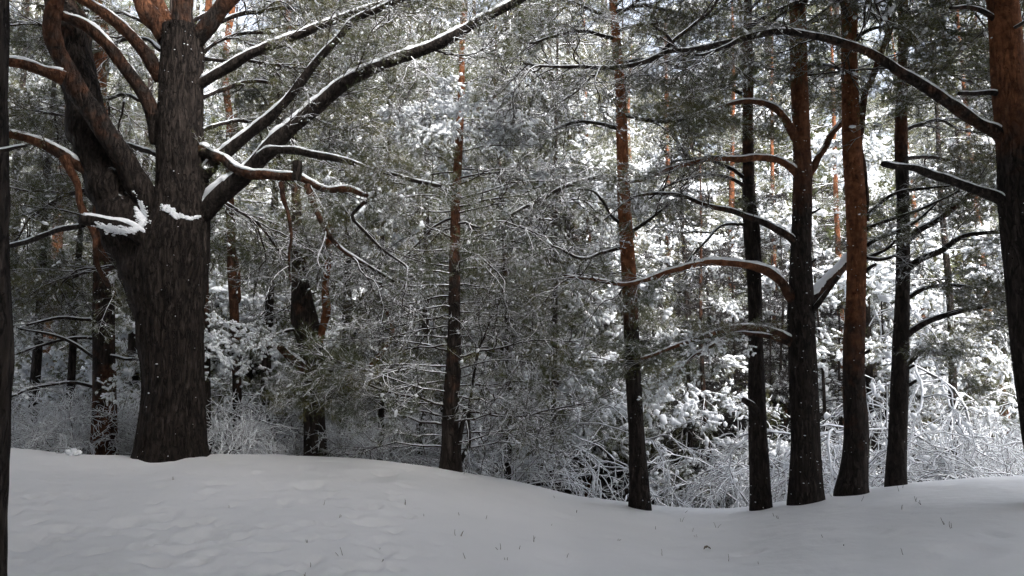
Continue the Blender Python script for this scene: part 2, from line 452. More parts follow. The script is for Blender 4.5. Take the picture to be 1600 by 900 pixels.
for ki, (kind, kw) in enumerate(KINDS.items()):
    BOUGH[kind] = []
    for s in range(6):
        b_ = bough_data(100 * ki + s, **kw)
        BOUGH[kind].append(b_.mesh(kind + "_bough", FOL))
def coarse_data(kind, s):
    kw = dict(KINDS[kind]); kw.update(nside=13, nsub=4, kn=max(3, kw['kn'] - 1), nl=0.12, nw=0.018, coarse=True, twig_r=1.6); kw['lump'] = kw['lump'] * 1.5; kw['plump'] = kw['plump'] * 0.8
    return bough_data(900 + s, **kw).data()
CDATA = {k: [coarse_data(k, s + 7 * i) for s in range(3)] for i, k in enumerate(('green', 'frost', 'heavy'))}

def bough_matrix(p, d, scale, rng, roll=0.35):
    d = unit(np.asarray(d, float)); x = Vector(d)
    q = x.to_track_quat('X', 'Z').to_matrix()
    q = q @ Matrix.Rotation(rng.uniform(-roll, roll), 3, 'X')
    flip = -1 if rng.random() < 0.5 else 1
    S = Matrix.Diagonal((scale, scale * flip, scale * rng.uniform(0.85, 1.15)))
    return Matrix.Translation(Vector(p)) @ (q @ S).to_4x4()
def add_bough(parent, p, d, scale, kind, rng, name="bough"):
    lst = BOUGH[kind]
    return obj(name, lst[rng.integers(len(lst))], parent, bough_matrix(p, d, scale, rng))

# ------------------------------------------------------------------ trunks and limbs
def crom(P, n):
    """Catmull-Rom through the rows of P, n samples"""
    P = np.asarray(P, float); Q = np.concatenate((2 * P[:1] - P[1:2], P, 2 * P[-1:] - P[-2:-1]))
    L = np.concatenate(([0], np.cumsum(np.linalg.norm(np.diff(P[:, :3], axis=0), axis=1))))
    s = np.linspace(0, L[-1], n); i = np.clip(np.searchsorted(L, s, side='right') - 1, 0, len(P) - 2)
    t = ((s - L[i]) / (L[i + 1] - L[i]))[:, None]
    p0, p1, p2, p3 = Q[i], Q[i + 1], Q[i + 2], Q[i + 3]
    return 0.5 * (2 * p1 + (p2 - p0) * t + (2 * p0 - 5 * p1 + 4 * p2 - p3) * t ** 2 + (3 * p1 - p0 - 3 * p2 + p3) * t ** 3)
def bark_tube(path, rad, ruddy, sides, amp, seed, origin, cap=True):
    """a trunk or limb whose surface is broken into long ridges"""
    n = len(path)
    t, s, u = frames(path[None]); s, u = s[0], u[0]
    a = np.arange(sides) * 2 * math.pi / sides
    ring = s[:, None] * np.cos(a)[None, :, None] + u[:, None] * np.sin(a)[None, :, None]
    v = path[:, None] + ring * rad[:, None, None]
    L = np.concatenate(([0], np.cumsum(np.linalg.norm(np.diff(path, axis=0), axis=1))))
    R = rad.mean()
    q = np.stack(np.broadcast_arrays(np.cos(a)[None] * R, np.sin(a)[None] * R, (L * 0.16)[:, None]), -1) + seed * 3.7
    rid = 1 - np.abs(2 * fbm(q * 19, seed, 2) - 1)
    big = fbm(q * np.array((4, 4, 9)), seed + 3, 2) - 0.5
    k = (1 - 0.65 * np.asarray(ruddy))[:, None]
    v = v + ring * ((rid - 0.75) * amp * k + big * R * 0.22)[..., None]
    v = v - origin
    mb = MB(); i = np.arange(n - 1)[:, None] * sides; kk = np.arange(sides)[None]; k2 = (kk + 1) % sides
    f = np.stack(np.broadcast_arrays(i + kk, i + k2, i + sides + k2, i + sides + kk), -1).reshape(-1, 4)
    mb.add(v, f, 0, np.repeat(ruddy, sides))
    if cap:
        c = path[-1][None] - origin; idx = np.arange(sides)
        mb.add(np.concatenate((v[-1], c)), np.stack((idx, (idx + 1) % sides, np.full(sides, sides)), -1), 0, np.full(sides + 1, ruddy[-1]))
    return mb.mesh("bark", [M_BARK], attr_name="ruddy")
def specks(path, rad, n, seed, origin, z0, z1, bias=None):
    """small bits of snow caught in the bark"""
    rng = np.random.default_rng(seed); mb = MB()
    i = rng.integers(0, len(path) - 1, n * 3); ok = (path[i, 2] > z0) & (path[i, 2] < z1); i = i[ok][:n]; n = len(i)
    if n == 0: return None
    a = rng.uniform(0, 2 * math.pi, n)
    if bias is not None: a = rng.normal(bias, 1.0, n)
    d = np.stack((np.cos(a), np.sin(a), np.zeros(n)), -1)
    C = path[i] + d * rad[i][:, None] * 1.02 + rng.normal(0, .01, (n, 3)) * np.array((0, 0, 1.)) - origin
    sz = 0.0035 + 0.006 * rng.random(n) ** 3
    lumps(mb, C, np.cross(d, np.array((0, 0, 1.))), sz, sz * rng.uniform(0.9, 2.0, n), rng, 0)
    return mb.mesh("snow_specks", [M_SNOW])
def snow_strip(path, rad, seed, origin, thick=0.55, gaps=0.25, t0=0.0, t1=1.0):
    """snow lying along the upper side of a limb"""
    n = len(path); t = np.linspace(0, 1, n); L = np.concatenate(([0], np.cumsum(np.linalg.norm(np.diff(path, axis=0), axis=1))))
    tan, s, u = frames(path[None]); tan, s, u = tan[0], s[0], u[0]
    steep = np.abs(tan[:, 2])
    k = sstep(0.93, 0.60, steep) * sstep(t0 - 1e-3, t0 + 0.03, t) * sstep(t1 + 1e-3, t1 - 0.03, t)
    nz = fbm(np.stack((L * 5.0, L * 0 + seed, L * 0), -1), seed, 3)
    k = k * sstep(gaps - 0.1, gaps + 0.12, nz) * (0.75 + 0.5 * nz)
    up = np.array((0, 0, 1.)); sd = unit(np.cross(tan, up)); upn = np.cross(sd, tan)
    S = 12; a = np.arange(S) * 2 * math.pi / S
    w = rad * 0.82 * np.clip(k, 0, 1.1); h = rad * thick * k * 0.8 + 0.003 * k
    c = path + upn * (rad * 0.80)[:, None]
    jit = 1 + 0.85 * (fbm(np.stack(np.broadcast_arrays(L[:, None] * 16, np.cos(a)[None] * 1.5 + seed, np.sin(a)[None] * 1.5), -1), seed + 9, 3) - 0.5)
    v = c[:, None] + (sd[:, None] * (np.cos(a)[None, :, None] * (w[:, None] * jit)[..., None]) + upn[:, None] * (np.sin(a)[None, :, None] * (h[:, None] * jit)[..., None])) - origin
    mb = MB(); i = np.arange(n - 1)[:, None] * S; kk = np.arange(S)[None]; k2 = (kk + 1) % S
    ok = (np.minimum(k[:-1], k[1:]) > 0.03)
    f = np.stack(np.broadcast_arrays(i + kk, i + k2, i + S + k2, i + S + kk), -1)[ok].reshape(-1, 4)
    if len(f) == 0: return None
    mb.add(v, f, 0)
    return mb.mesh("snow_cover", [M_SNOW])

BARKS = []                        # bark surfaces that crumbs of snow can stick to
def crumbs(parent, origin, pts, d, w, n, seed, s0=.004, s1=.011):
    """snow plastered in crumbs on the bark along a line"""
    from mathutils.bvhtree import BVHTree
    rng = np.random.default_rng(seed); trees = []
    for me, og in BARKS:
        nv = len(me.vertices); v = np.zeros(nv * 3, np.float32); me.vertices.foreach_get("co", v); v = v.reshape(-1, 3) + og
        trees.append(BVHTree.FromPolygons([Vector(p) for p in v.tolist()], [tuple(p.vertices) for p in me.polygons]))
    C, Tn = [], []
    eye = Vector((0, 0, CAM_Z)); q = np.array(pts, float)
    for k in range(n):
        t = rng.random() * (len(q) - 1.001); i = int(t); p = q[i] + (q[i + 1] - q[i]) * (t - i); ww = w * (1 - .6 * t / len(q))
        x = at(p[0] + rng.normal(0, .4) * ww, p[1] + rng.normal(0, .4) * ww, d); dr = (Vector(x) - eye).normalized(); best = None
        for tr in trees:
            h = tr.ray_cast(eye, dr)
            if h[0] is not None and h[3] < d + 1.2 and (best is None or h[3] < best[3]): best = h
        if best: C.append(best[0]); Tn.append(best[1])
    if not C: return None
    C = np.array(C) - origin; n = len(C); sz = s0 + s1 * rng.random(n) ** 2
    mb = MB(); lumps(mb, C, np.cross(np.array(Tn), np.array((0, .1, 1.))) + 1e-3, sz, sz * rng.uniform(1, 1.5, n), rng, 0, 0.05)
    return obj("snow_crumbs", mb.mesh("snow_crumbs", [M_SNOW]), parent, kind="stuff")

class Hero:
    """a tree of the front row: trunk traced at its own distance, limbs, snow and boughs"""
    def __init__(self, name, label, base_px, d, pts, ruddy, height, seed, group=None, sides=28, amp=0.012, step=0.05, lean=(0, 0), top_r=0.05, nspeck=120, trunk_kind=None):
        self.rng = np.random.default_rng(seed); self.d = d; self.seed = seed
        P = []
        for px, py, w in pts:
            q = at(px, py, d); P.append((*q, 0.5 * w * px_size(d), np.interp(py, [r[0] for r in ruddy], [r[1] for r in ruddy])))
        P = np.array(P)
        g = ground_at(P[0, 0], d)
        if P[0, 2] > g - 0.3:
            b = P[0].copy(); dirb = (P[0] - P[1]); b[:3] = P[0, :3]; b[2] = g - 0.35; b[0] += 0.0; b[3] *= 1.08; P = np.concatenate((b[None], P))
        self.base = np.array((P[0, 0], d, g))
        if height > P[-1, 2]:
            last = P[-1]; dx = (P[-1, 0] - P[-3, 0]) / max(P[-1, 2] - P[-3, 2], 0.1)
            ext = []
            for k in range(1, 6):
                f = k / 5; z = last[2] + (height - last[2]) * f
                e = last.copy(); e[0] = last[0] + dx * (z - last[2]) * (1 - 0.5 * f) + self.rng.normal(0, 0.05); e[1] = d + self.rng.normal(0, 0.05) + lean[1] * f; e[0] += lean[0] * f; e[2] = z
                e[3] = last[3] + (top_r - last[3]) * f ** 0.9; e[4] = min(1.0, last[4] + 0.5 * f); ext.append(e)
            P = np.concatenate((P, np.array(ext)))
        L = np.linalg.norm(np.diff(P[:, :3], axis=0), axis=1).sum()
        C = crom(P, max(20, int(L / step))); self.path = C[:, :3]; self.rad = np.maximum(C[:, 3], 0.01) * (1 + .07 * np.exp(-np.maximum(C[:, 2] - g, 0) / .13)); self.rud = np.clip(C[:, 4], 0, 1)
        self.root = empty(name, self.base, label, "pine tree", group)
        self.trunk = obj("trunk", bark_tube(self.path, self.rad, self.rud, sides, amp, seed, self.base), self.root)
        sm = specks(self.path, self.rad, int(nspeck * .65), seed + 1, self.base, g, g + 6)
        if sm: obj("snow_specks", sm, self.trunk, kind="stuff")
    def limb(self, pts, w0, w1, d1=None, rud=0.3, snow=0.55, gaps=0.25, boughs=0, kind='green', bscale=(0.35, 0.6), bstart=0.45, wander=0.032, sides=14, name="limb", d0=None, amp=0.005, snow_t=(0, 1), boughdroop=-0.15, kmix=None):
        rng = self.rng; d0 = self.d if d0 is None else d0; d1 = d0 if d1 is None else d1
        # distance varies along the length of the limb
        q = np.array(pts, float); l = np.concatenate(([0], np.cumsum(np.hypot(*np.diff(q, axis=0).T)))); l /= l[-1]
        P = np.array([(*at(px, py, d0 + (d1 - d0) * t), 0.5 * px_size(d0 + (d1 - d0) * t) * (w0 + (w1 - w0) * t ** 0.85)) for (px, py), t in zip(pts, l)])
        L = np.linalg.norm(np.diff(P[:, :3], axis=0), axis=1).sum()
        C = crom(P, max(14, int(L / 0.035))); path, rad = C[:, :3].copy(), np.maximum(C[:, 3], 0.004)
        tt = np.linspace(0, 1, len(path)); rad = rad * (1 + .34 * (fbm(np.stack((tt * L * 5.0, tt * 0 + self.seed, tt * 0 + len(self.root.children)), -1), 77, 2) - .5))
        s = self.seed * 7 + len(self.root.children)
        for ax in range(3): path[:, ax] += wander * 2 * (fbm(np.stack((tt * L * 2.2, tt * 0 + s, tt * 0 + ax), -1), s + ax, 2) - 0.5) * np.minimum(tt * 6, 1)
        rd = np.interp(tt, np.linspace(0, 1, len(np.atleast_1d(rud))) if np.ndim(rud) else [0, 1], rud if np.ndim(rud) else [rud, rud])
        o = obj(name, bark_tube(path, rad, rd, sides, amp, s, self.base), self.root)
        if snow > 0:
            sm = snow_strip(path, rad, s, self.base, snow, gaps, *snow_t)
            if sm: obj("snow_cover", sm, o, kind="stuff")
        for k in range(boughs):
            t = bstart + (1 - bstart) * ((k + rng.random()) / max(boughs, 1)); i = min(int(t * (len(path) - 1)), len(path) - 2)
            tg = unit(path[i + 1] - path[i]); sd = unit(np.cross(tg, np.array((0, 0, 1.)))) * rng.choice((-1, 1))
            dr = tg * rng.uniform(0.3, 1.0) + sd * rng.uniform(0.2, 0.9) + np.array((0, 0, 1.)) * rng.uniform(-0.35, 0.35) + np.array((0, 0, boughdroop))
            kd = kind if kmix is None or rng.random() > kmix[1] else kmix[0]
            add_bough(o, path[i] - self.base, dr, rng.uniform(*bscale), kd, rng)
        return o
    def fringe(self, z0, z1, n, lmax, kinds=('green', 'frost', 'twig')):  # added towards the viewer, mostly above the view, to shade the near slope
        """boughs of the upper tree that lean out over the open slope"""
        rng = self.rng
        for k in range(n):
            z = z0 + (z1 - z0) * (k + rng.random()) / n; i = int(np.argmin(np.abs(self.path[:, 2] - z))); a = rng.uniform(-.97, -.03) * math.pi
            add_bough(self.root, self.path[i] - self.base, (math.cos(a), math.sin(a), rng.normal(.05, .12)), lmax * rng.uniform(.75, 1.15) / 2.2, kinds[rng.integers(len(kinds))], rng)
    def crown(self, z0, z1, n, lmax, kind='green', lmin=0.6, az=None, slope=(0.25, -0.2)):
        """the boughs of the upper tree, ring above ring"""
        rng = self.rng; a0 = rng.uniform(0, 6.28)
        for k in range(n):
            f = (k + rng.random()) / n; z = z0 + (z1 - z0) * f
            i = int(np.argmin(np.abs(self.path[:, 2] - z))); a = a0 + k * 2.39996 + rng.normal(0, 0.25)
            if az is not None: a = rng.uniform(*az)
            ln = (lmax * (1 - 0.75 * f ** 1.5)) * rng.uniform(0.7, 1.1)
            dr = np.array((math.cos(a), math.sin(a), slope[1] + (slope[0] - slope[1]) * f + rng.normal(0, 0.1)))
            add_bough(self.root, self.path[i] - self.base, dr, max(lmin, ln) / 2.2, kind, rng)

def heap(parent, origin, px, py, d, wx, wz, seed, dz=0.0):
    """a heap of snow caught in a fork: a soft body whose edges break up into crumbs"""
    c = at(px, py, d) - origin; k = px_size(d); na, nb = 40, 20
    th = np.linspace(0, 2 * math.pi, na, endpoint=False); ph = np.linspace(-0.5 * math.pi, 0.5 * math.pi, nb)
    TH, PH = np.meshgrid(th, ph); U = np.stack((np.cos(TH) * np.cos(PH), np.sin(TH) * np.cos(PH), np.sin(PH)), -1)
    r = 0.5 + 0.6 * fbm(U * 1.4 + seed * 5.1, seed, 2) + 0.16 * (fbm(U * 6 + seed, seed + 4, 3) - 0.5)
    S = np.array((wx * k * 0.6, wx * k * 0.5, wz * k * 0.6)); V = U * r[..., None] * S + c
    mb = MB(); i = np.arange(nb - 1)[:, None] * na; j = np.arange(na)[None]; j2 = (j + 1) % na
    mb.add(V, np.stack(np.broadcast_arrays(i + j, i + j2, i + na + j2, i + na + j), -1).reshape(-1, 4), 0)
    rng = np.random.default_rng(seed); n = 110; q = unit(rng.normal(0, 1, (n, 3))); q[:, 1] = -np.abs(q[:, 1])
    rr = rng.uniform(0.45, 1.0, n) ** 0.7; C = q * rr[:, None] * S * 0.95 + c; sz = 0.004 + 0.013 * rng.random(n) ** 2
    lumps(mb, C, rng.normal(0, 1, (n, 3)), sz, sz * 1.3, rng, 0)
    return obj("snow_heap", mb.mesh("snow_heap", [M_SNOW]), parent, kind="stuff")
# ------------------------------------------------------------------ the front row of pines
PI = math.pi
def simple_trunk(h, r, seed, ruddy=(0.2, 0.9)):
    rng = np.random.default_rng(seed)
    P = np.zeros((6, 5)); P[:, 2] = np.linspace(-0.5, h, 6); P[:, 0] = np.cumsum(rng.normal(0, 0.035 * h / 6, 6)); P[:, 1] = np.cumsum(rng.normal(0, 0.035 * h / 6, 6)); P[:, 0] -= P[0, 0]; P[:, 1] -= P[0, 1]
    P[:, 3] = np.linspace(r, r * 0.18, 6); P[:, 4] = np.clip(np.linspace(ruddy[0], ruddy[1], 6), 0, 1)
    C = crom(P, 60); path, rad = C[:, :3], C[:, 3]
    return path, rad, np.clip(C[:, 4], 0, 1)
# the great forked pine
T = Hero("forked_pine", "massive dark old pine forking low into several stems, snow heaped in its forks", None, 9.4,
         [(268, 716, 100), (269, 690, 97), (270, 600, 90), (268, 500, 96), (265, 440, 110), (272, 380, 106), (282, 330, 86), (283, 250, 72), (283, 150, 66), (284, 80, 65), (284, 44, 60)],
         [(0, .25), (60, .12), (300, 0.0), (720, 0)], 3.0, 11, sides=200, amp=0.055, step=0.024, nspeck=170)
T1 = T
D = 9.4
def L1(*a, **k): return T1.limb(*a, **k)
L1([(262, 480), (240, 430), (208, 365), (180, 300), (150, 230), (128, 150), (112, 70), (102, 0), (92, -90), (70, -230), (60, -380)], 92, 26, D + .1, [0, 0, 0.05, .25, .5, .8, 1], 0.0, sides=110, amp=0.04, name="stem", boughs=10, bstart=0.72, bscale=(.7, 1.2))
L1([(258, 345), (238, 320), (205, 272), (172, 212), (135, 158), (104, 108), (84, 70), (78, 30), (92, -15), (110, -90), (90, -190)], 42, 16, D - 1.2, [.05, .25, .35, .6, .8], 0.35, 0.3, sides=30, name="limb", boughs=7, bstart=.75, bscale=(.5, .9))
L1([(100, 122), (70, 112), (40, 100), (15, 96), (-40, 92)], 22, 12, D - 1.4, .55, .45, boughs=4, d0=D - .9)
L1([(252, 124), (228, 82), (182, 34), (128, -2), (70, -40)], 23, 14, D - .6, [.35, .6], .3, boughs=3, bstart=.7)
L1([(246, 225), (240, 190), (226, 150), (200, 112), (170, 74), (134, 42), (90, 22)], 24, 15, D - .5, [.2, .35, .5], .65, 0.1)
L1([(262, 60), (248, 40), (228, 10), (200, -50), (150, -130)], 34, 20, D - .3, [.5, .75, .9], .3, boughs=5, bstart=.5, bscale=(.6, 1.1))
L1([(285, 62), (285, 30), (285, -20), (284, -120), (290, -260), (300, -420)], 32, 16, D, [.3, .7, .9], 0.0, boughs=12, bstart=.3, bscale=(.8, 1.4))
L1([(306, 62), (320, 45), (342, 18), (372, -20), (430, -100), (470, -220)], 32, 18, D - .4, [.2, .6, .8], .35, boughs=10, bstart=.4, bscale=(.7, 1.2))
L1([(272, 60), (258, 25), (232, -20), (190, -90)], 22, 14, D + .4, [.5, .8], .3)
# the long limbs reaching to the right
L1([(306, 345), (326, 325), (345, 303), (400, 252), (450, 203), (500, 160), (560, 120), (625, 87), (690, 66), (742, 35), (800, 2), (850, -25)], 32, 11, D - 1.6, [.05, .12, .2], .7, .05, sides=26, boughs=22, bstart=.3, bscale=(.3, .55), kmix=('gnarly', .5))
L1([(316, 275), (340, 250), (372, 224), (420, 184), (462, 138), (500, 92), (535, 55), (560, 28), (610, 5), (660, -30)], 21, 7, D - 1.0, [.05, .1, .2], .7, .05, boughs=13, bstart=.3, bscale=(.3, .5), kmix=('gnarly', .5))
L1([(312, 132), (345, 112), (372, 97), (410, 80), (470, 54), (535, 27), (610, 3), (680, -25)], 18, 9, D - .9, [.1, .1, .2], .65, .05, boughs=10, bstart=.3, bscale=(.35, .6))
L1([(312, 232), (345, 250), (380, 268), (415, 274), (460, 276), (484, 284), (505, 293), (550, 296), (575, 305)], 21, 8, D - 1.3, [.3, .45, .5], .5, 0.15, boughs=6, bstart=.55, bscale=(.3, .5), kmix=('gnarly', .45), boughdroop=-.4)
L1([(462, 282), (464, 268), (463, 252)], 15, 14, D - 1.05, .1, 0, d0=D - 1.05, name="stub")
L1([(402, 250), (420, 236), (450, 234), (500, 242), (560, 256), (612, 271), (656, 287), (690, 292)], 15, 5, D - 1.7, .1, .4, .2, boughs=6, bstart=.5, bscale=(.3, .5), d0=D - .4)
L1([(480, 290), (500, 335), (520, 375), (545, 398), (580, 420), (620, 440)], 11, 4, D - 1.3, [.5, .2], .4, .3, boughs=5, bstart=.35, bscale=(.3, .5), d0=D - .9, kmix=('gnarly', .7))
L1([(440, 285), (450, 330), (455, 370), (450, 400), (452, 440)], 8, 3, D - 1., .4, .3, boughs=3, bstart=.35, bscale=(.3, .45), d0=D - .8, kmix=('gnarly', .7))
L1([(590, 300), (560, 330), (555, 345), (590, 385), (640, 420)], 7, 3, D - 1.3, .2, .4, boughs=3, bstart=.35, bscale=(.3, .45), d0=D - 1.1, kmix=('gnarly', .7))
# broken stump and the limbs on the other side
L1([(238, 385), (214, 366), (190, 357), (160, 350), (124, 343)], 26, 15, D - .75, .05, .7, .02, name="stub", d0=D - .25)
L1([(160, 285), (140, 270), (118, 256), (88, 236), (56, 222), (14, 210), (-40, 205)], 22, 11, D - .7, [.35, .5, .6], .65, .12, boughs=4, bstart=.5)
L1([(100, 246), (116, 285), (122, 315), (138, 342), (150, 372), (156, 425), (188, 478)], 14, 6, D - .3, [.6, .6, .3], .3, boughs=3, bstart=.5, bscale=(.3, .5), d0=D - .3)
L1([(-60, 405), (20, 384), (90, 360), (130, 352)], 7, 8, D - .2, .1, .5, name="limb", d0=D + .8)
BARKS.append((T1.trunk.data, T1.base))
for c_ in T1.root.children:
    if c_.name.startswith(("stem", "limb", "stub")): BARKS.append((c_.data, T1.base))
crumbs(T1.trunk, T1.base, [(222, 350), (216, 325), (206, 300)], D, 9, 700, 5)
crumbs(T1.trunk, T1.base, [(150, 354), (180, 360), (208, 360), (226, 348)], D, 8, 997, 8, 0.0070, 0.0120)
crumbs(T1.trunk, T1.base, [(226, 346), (222, 330), (216, 316)], D, 9, 598, 9, 0.0063, 0.0112)
crumbs(T1.trunk, T1.base, [(256, 324), (268, 330), (278, 340)], D, 6, 741, 6, 0.0070, 0.0120)
crumbs(T1.trunk, T1.base, [(280, 336), (298, 342), (312, 338)], D, 4, 370, 7, 0.0056, 0.0097)
crumbs(T1.trunk, T1.base, [(266, 34), (268, 44)], D, 6, 285, 10, 0.0056, 0.0097)
crumbs(T1.trunk, T1.base, [(304, 36), (312, 46)], D, 7, 342, 11, 0.0056, 0.0097)
BARKS.clear()
# limbs that reach back into the wood behind
for pp, w, dd, nb in (([(262, 250), (200, 225), (120, 215), (40, 225)], 9, 2.2, 11), ([(262, 180), (200, 150), (130, 165), (60, 160)], 8, 2.4, 11), ([(290, 220), (350, 190), (420, 200), (480, 230)], 8, 2.3, 11), ([(292, 110), (350, 60), (430, 55), (520, 75)], 8, 2.2, 11),
                      ([(250, 420), (190, 415), (120, 430), (60, 470)], 8, 2.0, 10), ([(270, 90), (210, 60), (140, 80), (70, 60)], 8, 2.4, 11), ([(300, 300), (350, 320), (400, 350), (440, 400)], 8, 2.0, 10), ([(300, 160), (380, 130), (460, 140), (560, 180)], 8, 2.6, 12),
                      ([(295, 60), (380, 20), (480, 20), (600, 60)], 9, 2.4, 12), ([(180, 290), (120, 300), (60, 330), (20, 380)], 7, 1.6, 9), ([(270, 60), (180, 20), (60, 10)], 7, 1.6, 10), ([(290, 40), (400, -10), (520, 10)], 7, 1.4, 10), ([(300, 90), (420, 100), (540, 120)], 7, 1.8, 10), ([(150, 200), (90, 180), (20, 170)], 7, 1.2, 9), ([(110, 60), (60, 40), (0, 30)], 7, 1.0, 8)):
    L1(pp, w, 3, D + dd, [.2, .3], .35, .3, boughs=int(nb * 1.25), bstart=.25, bscale=(.35, .75), kind='green', kmix=('gnarly', .4), d0=D + .1, boughdroop=-.25)

# the dark trunk close by at the left edge
T = Hero("edge_pine", "almost black pine trunk close to the viewer, cut off by the left edge", None, 3.2,
         [(-56, 1000, 112), (-56, 900, 108), (-54, 680, 112), (-50, 560, 116), (-54, 450, 118), (-52, 225, 116), (-50, 0, 116)], [(0, .1), (900, 0)], 11, 12, sides=80, amp=0.02, step=0.03, nspeck=40)
T0 = T
T.limb([(-10, 232), (12, 228), (26, 224), (40, 222)], 8, 4, 3.1, 0, .7, 0, name="stub")
T.crown(6.5, 10.5, 64, 4.0, lmin=1.8, slope=(.25, .02))

# five slim pines along the dip, then the pine at the right edge
T = Hero("orange_pine", "slim straight pine with an orange upper trunk, alone beside the dip", None, 9.7,
         [(1000, 790, 33), (998, 740, 29), (994, 675, 24), (988, 560, 25), (984, 450, 23), (976, 335, 21), (972, 225, 19), (970, 150, 17), (963, 60, 15), (958, 0, 14)],
         [(0, 1), (300, .95), (440, .75), (500, .35), (560, .12), (800, 0)], 10, 13)
T.limb([(965, 280), (945, 277), (925, 278), (900, 285), (870, 297), (840, 315), (800, 335)], 8, 4, 9.2, .2, .5, boughs=4, bscale=(.35, .5), kmix=('gnarly', .5))
T.limb([(970, 350), (955, 335), (945, 315), (930, 300), (905, 297)], 5, 3, 9.4, .1, .5, boughs=1, bscale=(.3, .4))
T.limb([(967, 388), (940, 395), (915, 405), (890, 400), (860, 385)], 6, 3, 9.3, .1, .5, boughs=3, bscale=(.35, .6), kind='gnarly')
T.limb([(985, 362), (1010, 350), (1030, 335), (1050, 318)], 6, 3, 9.5, .1, .5, boughs=2, bscale=(.35, .55), kind='gnarly')
T.limb([(960, 60), (900, 50), (830, 70)], 7, 3, 9.0, .2, .4, .2, boughs=9, bstart=.2, bscale=(.3, .6), kind='green', kmix=('gnarly', .4))
T.limb([(962, 100), (1020, 95), (1080, 110)], 7, 3, 10.4, .2, .4, .2, boughs=9, bstart=.2, bscale=(.3, .6), kind='green', kmix=('gnarly', .4))
T.limb([(968, 200), (900, 190), (840, 210)], 7, 3, 10.3, .2, .4, .2, boughs=9, bstart=.2, bscale=(.3, .6), kind='green', kmix=('gnarly', .4))
T.limb([(970, 180), (1040, 190), (1100, 185)], 7, 3, 9.2, .2, .4, .2, boughs=9, bstart=.2, bscale=(.3, .6), kind='green', kmix=('gnarly', .4))
T.limb([(958, 20), (1010, 10), (1070, 20)], 7, 3, 9.2, .2, .4, .2, boughs=9, bstart=.2, bscale=(.3, .6), kind='green', kmix=('gnarly', .4))
T.limb([(956, 30), (900, 5), (850, -5)], 7, 3, 10.2, .2, .4, .2, boughs=9, bstart=.2, bscale=(.3, .6), kind='green', kmix=('gnarly', .4))
T.crown(5.4, 9.5, 7, 1.8, lmin=.7)
T.fringe(6.4, 8.6, 11, 3.0, ('green', 'green', 'gnarly'))
TO = T
T = Hero("dark_pine", "thin dark pine with a cut stub low on its trunk, beside a wider one", None, 9.8,
         [(1189, 792, 33), (1187, 740, 30), (1184, 675, 27), (1181, 560, 23), (1179, 450, 22), (1171, 340, 20), (1169, 225, 18), (1169, 100, 15), (1169, 0, 13)],
         [(0, .5), (150, .6), (260, .25), (420, 0.05), (800, 0)], 9.8, 14)
T.limb([(1184, 650), (1175, 634), (1166, 626), (1162, 624)], 12, 9, 9.6, 0, .3, name="stub", d0=9.75)
T.limb([(1187, 420), (1188, 380), (1186, 345), (1180, 320)], 6, 4, 9.7, 0, 0, name="stem")
T.limb([(1165, 280), (1140, 262), (1110, 250), (1080, 248), (1050, 255)], 7, 3, 9.3, .2, .5, boughs=3, bscale=(.3, .45), kmix=('gnarly', .5))
T.limb([(1166, 292), (1130, 275), (1090, 272), (1050, 290), (1015, 310)], 6, 3, 9.2, .1, .5, boughs=3, bscale=(.3, .45), kmix=('gnarly', .5))
T.limb([(1166, 350), (1130, 352), (1105, 375), (1080, 400), (1070, 415)], 5, 3, 9.4, .1, .4, boughs=2, bscale=(.35, .55), kind='gnarly')
T.limb([(1165, 95), (1140, 130), (1120, 150), (1080, 160), (1040, 160)], 6, 3, 9.4, .1, .4, boughs=3, bscale=(.3, .5))
T.limb([(1169, 150), (1120, 135), (1060, 150)], 7, 3, 10.4, .2, .4, .2, boughs=9, bstart=.2, bscale=(.3, .6), kind='green', kmix=('gnarly', .4))
T.limb([(1169, 60), (1210, 40), (1250, 50)], 7, 3, 10.5, .2, .4, .2, boughs=9, bstart=.2, bscale=(.3, .6), kind='green', kmix=('gnarly', .4))
T.crown(5.2, 9.3, 7, 1.9, lmin=.7)
T.fringe(6.4, 8.6, 11, 3.0, ('green', 'green', 'gnarly'))
T = Hero("spreading_pine", "stoutest of the slim dark pines, with long arched limbs on both sides", None, 9.6,
         [(1260, 783, 53), (1259, 740, 47), (1258, 675, 42), (1254, 560, 41), (1252, 500, 42), (1251, 450, 36), (1251, 400, 32), (1254, 300, 29), (1253, 225, 27), (1248, 100, 26), (1245, 0, 26)],
         [(0, .75), (180, .75), (300, .42), (400, .12), (480, 0), (800, 0)], 10.4, 15, sides=40, nspeck=330)
T.limb([(1250, 480), (1234, 462), (1216, 438), (1180, 419), (1130, 412), (1085, 414), (1050, 424), (1012, 438), (972, 443), (918, 434), (880, 430)], 17, 4, 8.9, [.3, .7, .85, .6, .4], .7, .08, boughs=10, bstart=.35, bscale=(.3, .55), kmix=('gnarly', .45))
T.limb([(1255, 480), (1272, 466), (1292, 443), (1322, 414), (1345, 395)], 20, 15, 10.2, [.3, .5], .75, .05, d0=9.6, boughs=2, bstart=.8, bscale=(.4, .6))
T.limb([(1258, 500), (1275, 478), (1298, 448), (1310, 430)], 10, 5, 9.2, [.1, .3], .4, d0=9.6)
T.limb([(1250, 280), (1238, 264), (1215, 250), (1180, 246), (1150, 249), (1100, 250), (1050, 262), (1020, 278), (990, 285), (960, 280)], 13, 4, 9.0, [.6, .75, .5], .55, .12, boughs=9, bstart=.35, bscale=(.3, .55), kmix=('gnarly', .45))
T.limb([(1248, 222), (1234, 198), (1216, 176), (1195, 165), (1160, 160), (1120, 170)], 15, 6, 9.1, [.6, .6], .7, .08, boughs=5, bstart=.4, bscale=(.3, .5))
